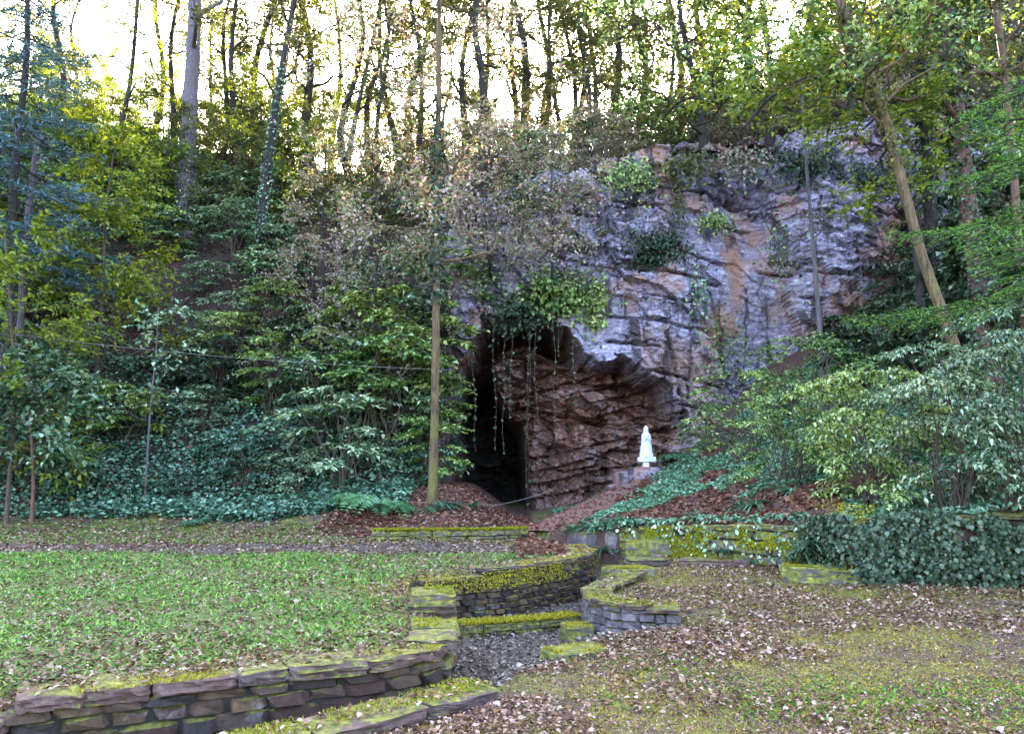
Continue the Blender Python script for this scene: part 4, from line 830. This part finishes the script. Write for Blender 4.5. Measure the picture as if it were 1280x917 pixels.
for px, py, Y, s in [(730, 660, 17.2, 1.1), (745, 655, 17.3, 1.2), (765, 652, 17.2, 1.1), (780, 655, 17, 1.2), (752, 662, 16.9, 1.0), (720, 655, 17.6, 1.0), (795, 668, 16.4, .9)]:
    p = P(px, py, Y); clump(p[0], Y, float(gz(p[0], Y)), s, False, 'strap leaved fern overhanging the stream beside the earth ramp', 'strap ferns over the stream')
for px, Y, s in [(925, 15.8, 1.1), (940, 15.5, 1.0), (985, 15.3, 1.1), (870, 16.2, .7), (1005, 16, .9)]:
    x = (px - 640) / FPX * Y; clump(x, Y, float(gz(x, Y)), s, False, 'strap leaved fern standing in the ground ivy above the mossy wall', 'strap ferns in the ground ivy')
for px, py, Y, s in [(810, 700, 15.2, .6), (900, 690, 14.5, .6), (1000, 690, 13.2, .8), (1015, 680, 12.8, .8), (985, 700, 13.3, .6)]:
    p = P(px, py, Y); clump(p[0], Y - .1, p[2], s, False, 'small strap fern growing out of the mossy retaining wall', 'strap ferns on the mossy wall')
for k in range(26):
    x = random.uniform(-13.5, -2.2); Y = random.uniform(20.8, 22.6); clump(x, Y, float(surf(x, Y)), random.uniform(.8, 1.4), False, 'strap leaved fern at the foot of the left bank', 'strap ferns along the left bank')
for px, Y, s in [(565, 19.7, 1.0), (555, 19.6, .9), (590, 20.2, .9), (540, 19.4, .7)]:
    x = (px - 640) / FPX * Y; clump(x, Y, float(gz(x, Y)), s, False, 'strap leaved fern around the foot of the slender tree', 'strap ferns at the slender tree')
for px, Y, s, lb in [(468, 19.3, 2.0, 'large pale green fern on the leaf bank left of the slender tree'), (250, 20.0, .6, 'small pale fern alone on the leaf strip of the lawn edge')]:
    x = (px - 640) / FPX * Y; clump(x, Y, float(gz(x, Y)), s, True, lb)
x = 4.95; clump(x, 24.2, float(gz(x, 24.2)), 1.0, True, 'green fern beside the white statue')
p = P(845, 568, 24.6); place('small', 'dark_bush', p[0], 24.6, p[2] - .4, 'dark', 'dark little bush right of the white statue', None, .55)

# ------------------------------------------------------------------ cables and chain
def line(name, pts, r, mat, label, cat):
    q = np.asarray(pts); V, F = tube(q - q[0], r, 5); o = obj(name, mesh(name, V, F, M[mat]), None, q[0]); return tag(o, label, cat)
line('cable', bend(P(20, 418, 20.5), P(560, 462, 20.1), 20, 0, .012), .004, 'cable', 'pale cable strung across the left bank to the slender tree', 'cable')
line('chain', bend(P(598, 634, 22), P(690, 612, 23), 16, 0, .03), .007, 'cable', 'pale thin rope slung across the dark cave mouth', 'rope')

# ------------------------------------------------------------------ ground cover: stuff
def wedge(n, y0, y1, a=-.85, b=.85, pw=1.0):
    u = rng.uniform(0, 1, n); y = y0 * (y1 / y0) ** u; return y * rng.uniform(a, b, n), y
def onslope(x, y, e=.06):
    zx = (surf(x + e, y) - surf(x - e, y)) / (2 * e); zy = (surf(x, y + e) - surf(x, y - e)) / (2 * e)
    return np.clip(np.stack([-zx, -zy, np.ones_like(zx)], 1), -1.5, 1.5)
def litter(name, x, y, size, mat, label, lift=.012, cat='leaves', fine=False):
    z = surf(x, y); n = len(x); a = rng.uniform(0, 6.28, n); d = np.stack([np.cos(a), np.sin(a), rng.normal(.1, .3, n)], 1); up = onslope(x, y) + rng.normal(0, .35, (n, 3))
    V, F = leaves(np.c_[x, y, z + lift + rng.uniform(0, .02, n)], d, up, size * .9 * np.clip(np.exp(rng.normal(0, .32, n)), .4, 1.7), rng.uniform(.4, .8, (n, 1)), .2, fine)
    return tag(obj(name, mesh(name, V, F, M[mat])), label, cat, None, 'stuff')
x, y = wedge(150000, 4.0, 17); k = ~inpoly(x, y, TERR) & ~inpoly(x, y, CHAN) & (y < np.interp(x, WX, WY)); k &= (1.5 * fbm(x * .9, y * .9, 30, 5) + rng.uniform(-.42, .42, len(x)) - .5 * np.exp(-((x - 3.7) ** 2 + (y - 8.2) ** 2 * 2) / .7) > .14)  # leaves thinned at one spot so bright moss stands in for a sun patch
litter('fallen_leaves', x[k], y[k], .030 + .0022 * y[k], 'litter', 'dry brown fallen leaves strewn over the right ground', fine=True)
x, y = wedge(60000, 4.5, 18, -.5, .3); k = inpoly(x, y, CHAN); litter('fallen_leaves', x[k], y[k], .048, 'greylitter', 'grey fallen leaves filling the stream bed')
x, y = wedge(70000, 4.6, 22, -.85, .15); e = dline(x, y, LT); t = inpoly(x, y, TERR)
k = t & (rng.uniform(0, 1, len(x)) < np.where(y < 14.5, .24 + .2 * (fbm(x * .7, y * .7, 91, 3) > .1) + .6 * np.exp(-e / .4), 1))
litter('fallen_leaves', x[k], y[k], .03 + .0023 * y[k], 'litter', 'fallen leaves scattered over the lawn and path')
x, y = wedge(50000, 13.5, 26, -.25, .75); t = m_red(x, y) > .5; k = t & (y < 25.5); litter('fallen_leaves', x[k], y[k], .11, 'redlitter', 'red brown fallen leaves on the banks beside the cave')
x = rng.uniform(-28, 14, 26000); y = rng.uniform(21.6, 40, 26000); k = (y > 27) | (x < -5); litter('fallen_leaves', x[k], y[k], .16, 'redlitter', 'fallen leaves lying on the wooded hillside')
x, y = wedge(90000, 4.0, 15, -.8, .85); k = ~inpoly(x, y, CHAN) & (y < np.interp(x, WX, WY)) & (~inpoly(x, y, TERR) | (rng.uniform(0, 1, len(x)) < .3))
litter('leaf_crumbs', x[k], y[k], .012 + .0016 * y[k], 'litter', 'fine brown leaf crumbs and bark bits between the larger fallen leaves', .004)
def coping_litter(root, pl, side, z, n, w_=.3):
    d = rng.uniform(0, plen(pl), n); pa = [along(pl, float(q)) for q in d]; p = np.array([q[0] for q in pa]); a = np.array([q[1] for q in pa]); o = rng.uniform(.02, w_, n)
    c = np.c_[p[:, 0] - np.sin(a) * side * o, p[:, 1] + np.cos(a) * side * o, np.full(n, z) + rng.uniform(0, .015, n)]; b = rng.uniform(0, 6.28, n)
    V, F = leaves(c, np.stack([np.cos(b), np.sin(b), rng.normal(.1, .25, n)], 1), rng.normal(0, .3, (n, 3)) + [0, 0, 1], .055 * rng.uniform(.5, 1.3, n), .6, .16, True)
    tag(obj('fallen_leaves', mesh('fallen_leaves', V - np.array(root.location), F, M['litter']), root), kind='stuff')
coping_litter(r1, fw, 1, .245, 260, .36); coping_litter(r7, kb, -1, .065, 160); coping_litter(r4, w2, 1, .3, 300); coping_litter(r6, rwf, -1, .125, 220); coping_litter(r3, sw, 1, .12, 120)
n = 900; i = rng.integers(0, 40, n); o = np.clip(rng.normal(0, .6, n), -.95, .95)[:, None]; c = rq[i] + (s_r[i] * W_r[i]) * o + rng.normal(0, .04, (n, 3)) * [1, 1, 0]; c[:, 2] += .1 * (1 - o[:, 0] ** 2) + .02; a = rng.uniform(0, 6.28, n)
V, F = leaves(c, np.stack([np.cos(a), np.sin(a), rng.normal(.1, .3, n)], 1), rng.normal(0, .3, (n, 3)) + [0, 0, 1], .09 * rng.uniform(.5, 1.3, n), .6, .18)
tag(obj('fallen_leaves', mesh('fallen_leaves', V, F, M['redlitter'])), 'red brown leaves scattered along the earth ramp', 'leaves', None, 'stuff')
# lawn grass
x, y = wedge(260000, 4.6, 17, -.85, .2); t = m_grass(x, y); k = rng.uniform(0, 1, len(x)) < t * np.clip(.62 + 1.5 * fbm(x * 1.1, y * 1.1, 40, 5), .12, 1)
x, y = np.repeat(x[k][::6], 7), np.repeat(y[k][::6], 7); x = x + rng.normal(0, .028, len(x)); y = y + rng.normal(0, .028, len(x)); n = len(x); a = rng.uniform(0, 6.28, n); d = np.stack([np.cos(a), np.sin(a), rng.uniform(.3, 1.6, n)], 1)
V, F = blades(np.c_[x, y, gz(x, y) - .01], d, rng.uniform(.4, 1.4, n) * (.055 + .004 * y), (.007 + .0009 * y) * rng.uniform(.6, 1.6, n), rng.uniform(.3, 1, n), 2)
tag(obj('grass', mesh('grass', V, F, M['grass'])), 'short broad bladed green grass of the left lawn', 'grass', None, 'stuff')
x, y = wedge(240000, 4.2, 17, -.85, .85); k = (~inpoly(x, y, TERR) | (dline(x, y, LT) < 1.0) | (y > 17)) & ~inpoly(x, y, CHAN) & (y < np.interp(x, WX, WY) - .05) & (fbm(x * .8, y * .8, 70, 4) + rng.uniform(-.25, .25, len(x)) > -.14)
x, y = x[k], y[k]; n = len(x); a = rng.uniform(0, 6.28, n); d = np.stack([np.cos(a), np.sin(a), rng.uniform(.3, 1.8, n)], 1)
V, F = blades(np.c_[x, y, gz(x, y) - .008], d, rng.uniform(.5, 1.4, n) * (.036 + .003 * y), .008 + .0013 * y, .5, 1)
tag(obj('moss', mesh('moss', V, F, M['mossfuzz'])), 'yellow green moss carpet between the fallen leaves', 'moss', None, 'stuff')
x, y = wedge(40000, 15.5, 21, -.85, -.1); k = (y > 16.5) & (y < ys_(x) + .8) & (rng.uniform(0, 1, len(x)) < np.clip(.3 + fbm(x * .8, y * .8, 44, 3) - x * .04, 0, 1)); x, y = x[k], y[k]; n = len(x); a = rng.uniform(0, 6.28, n)
V, F = blades(np.c_[x, y, gz(x, y) - .01], np.stack([np.cos(a), np.sin(a), rng.uniform(.6, 2, n)], 1), rng.uniform(.5, 1.3, n) * .1, .03, .6, 2)
tag(obj('grass', mesh('grass', V, F, M['grass'])), 'thin green grass strip between the path and the left bank', 'grass', None, 'stuff')
n = 420; x, y = wedge(n, 4.2, 15, -.8, .85); a = rng.uniform(0, 6.28, n); mb = MB()
for k in range(n):
    if inpoly(x[k], y[k], CHAN): continue
    L = rng.uniform(.05, .22); p = np.array((x[k], y[k], float(gz(x[k], y[k])) + .012)); mb.add(*tube(bend(p, p + np.array((math.cos(a[k]) * L, math.sin(a[k]) * L, rng.uniform(0, .02))), 4, .3), .004, 4))
tag(obj('twigs', mb.mesh('twigs', M['twig'])), 'small dry twigs lying among the fallen leaves', 'twigs', None, 'stuff')
# weeds on the right ground
x, y = wedge(60000, 4.2, 16, -.2, .85); k = ~inpoly(x, y, TERR) & ~inpoly(x, y, CHAN) & (y < np.interp(x, WX, WY) - .1)
k &= (fbm(x * .8, y * .8, 50, 4) + .35 * np.exp(-((x - 1.3) ** 2 + (y - 8.9) ** 2) / .5) + .16 * (y > 10.6) * (x > 4) + rng.uniform(-.12, .12, len(x)) > .17)
x, y = x[k], y[k]; n = len(x); a = rng.uniform(0, 6.28, n); d = np.stack([np.cos(a), np.sin(a), rng.uniform(.3, 1.4, n)], 1)
V, F = blades(np.c_[x, y, gz(x, y) - .01], d, rng.uniform(.6, 1.3, n) * .08, .022, rng.uniform(.4, 1.1, n), 2)
tag(obj('weeds', mesh('weeds', V, F, M['weed'])), 'patches of low green weeds among the fallen leaves', 'weeds', None, 'stuff')
# ground ivy
def ivymat_(name, x, y, leaf, mat, label, lift=.05):
    n = len(x); z = surf(x, y) + rng.uniform(.01, lift * 2, n); a = rng.uniform(0, 6.28, n); d = np.stack([np.cos(a), np.sin(a), rng.normal(-.1, .25, n)], 1); up = onslope(x, y) + rng.normal(0, .35, (n, 3))
    V, F = leaves(np.c_[x, y, z], d, up, leaf * rng.uniform(.6, 1.3, n), .85, .12); tag(obj(name, mesh(name, V, F, M[mat])), label, 'ivy', None, 'stuff')
x = rng.uniform(1.2, 14, 110000); y = rng.uniform(11, 25.5, 110000); yw = np.interp(x, WX, WY); k = (y > yw + .15) & ((fbm(x * .6, y * .6, 5, 3) < .13) | (y < yw + .8) | (x > 7)) & (dline(x, y, rp[:, :2].tolist()) > .75)
ivymat_('ground_ivy', x[k], y[k], .085, 'groundivy', 'carpet of cool green ground ivy on the slope below the cliff')
x = rng.uniform(-24, -1.8, 60000); y = 20.0 + rng.uniform(0, 1, 60000) ** 1.5 * 6; k = (y > ys_(x) + .9 + .5 * fbm(x, y, 3, 3) + .9 * (x > -4)) & (x < -2.6 + (y - 20) * 0)
ivymat_('ground_ivy', x[k], y[k], .12, 'blue', 'carpet of bluish ivy along the foot of the left bank', .12)
# ivy and hanging moss on the retaining walls
def wall_ivy(root, pl, n, zf, mat, leaf, nm, d0=0., d1=1., out=.06, thr=-.08, sd=60):
    L = plen(pl); d = rng.uniform(d0 * L, d1 * L, n); pa = [along(pl, float(q)) for q in d]; p = np.array([q[0] for q in pa]); a = np.array([q[1] for q in pa])
    nv = np.stack([np.sin(a), -np.cos(a), np.zeros(n)], 1); z = np.array([rng.uniform(0, 1) ** .8 * zf(float(q)) for q in d]); keep = fbm(d * 1.5, z * 1.8, sd, 4) + rng.uniform(-.08, .08, n) > thr
    c = np.c_[p, z] + nv * (np.abs(rng.normal(0, out, n)) + .03)[:, None]; dr = rng.normal(0, .5, (n, 3)); dr[:, 2] -= .9
    V, F = leaves(c[keep], (dr + nv * .3)[keep], (nv + rng.normal(0, .3, (n, 3)) + [0, 0, .4])[keep], leaf * rng.uniform(.5, 1.3, keep.sum()), .85, .12, mat == 'dark')
    tag(obj(nm, mesh(nm, V - np.array(root.location), F, M[mat]), root), kind='stuff')
wall_ivy(r10, wr, 17000, lambda d: float(np.interp(d, [0, 1.2, 3.5, 9.5], [.95, 1.05, 1.22, 1.5])), 'dark', .07, 'ivy', 0, .9, .1, -.22); wall_ivy(r10, wr, 14000, lambda d: 1.2, 'mossfuzz', .03, 'moss', 0, .85, .015, .12, 71)
wall_ivy(r9, wl, 14000, lambda d: .6 + .22 * math.sin(d * 5.1) * math.sin(d * 2.3 + 1), 'mossfuzz', .03, 'moss', .15, 1, .02, -.1, 61)
wall_ivy(r9, wl, 500, lambda d: .75, 'teal', .08, 'ivy', 0, 1, .06)
wall_ivy(r4, w2, 4500, lambda d: .27, 'mossfuzz', .022, 'moss_tufts', 0, 1, .012, .05, 62)
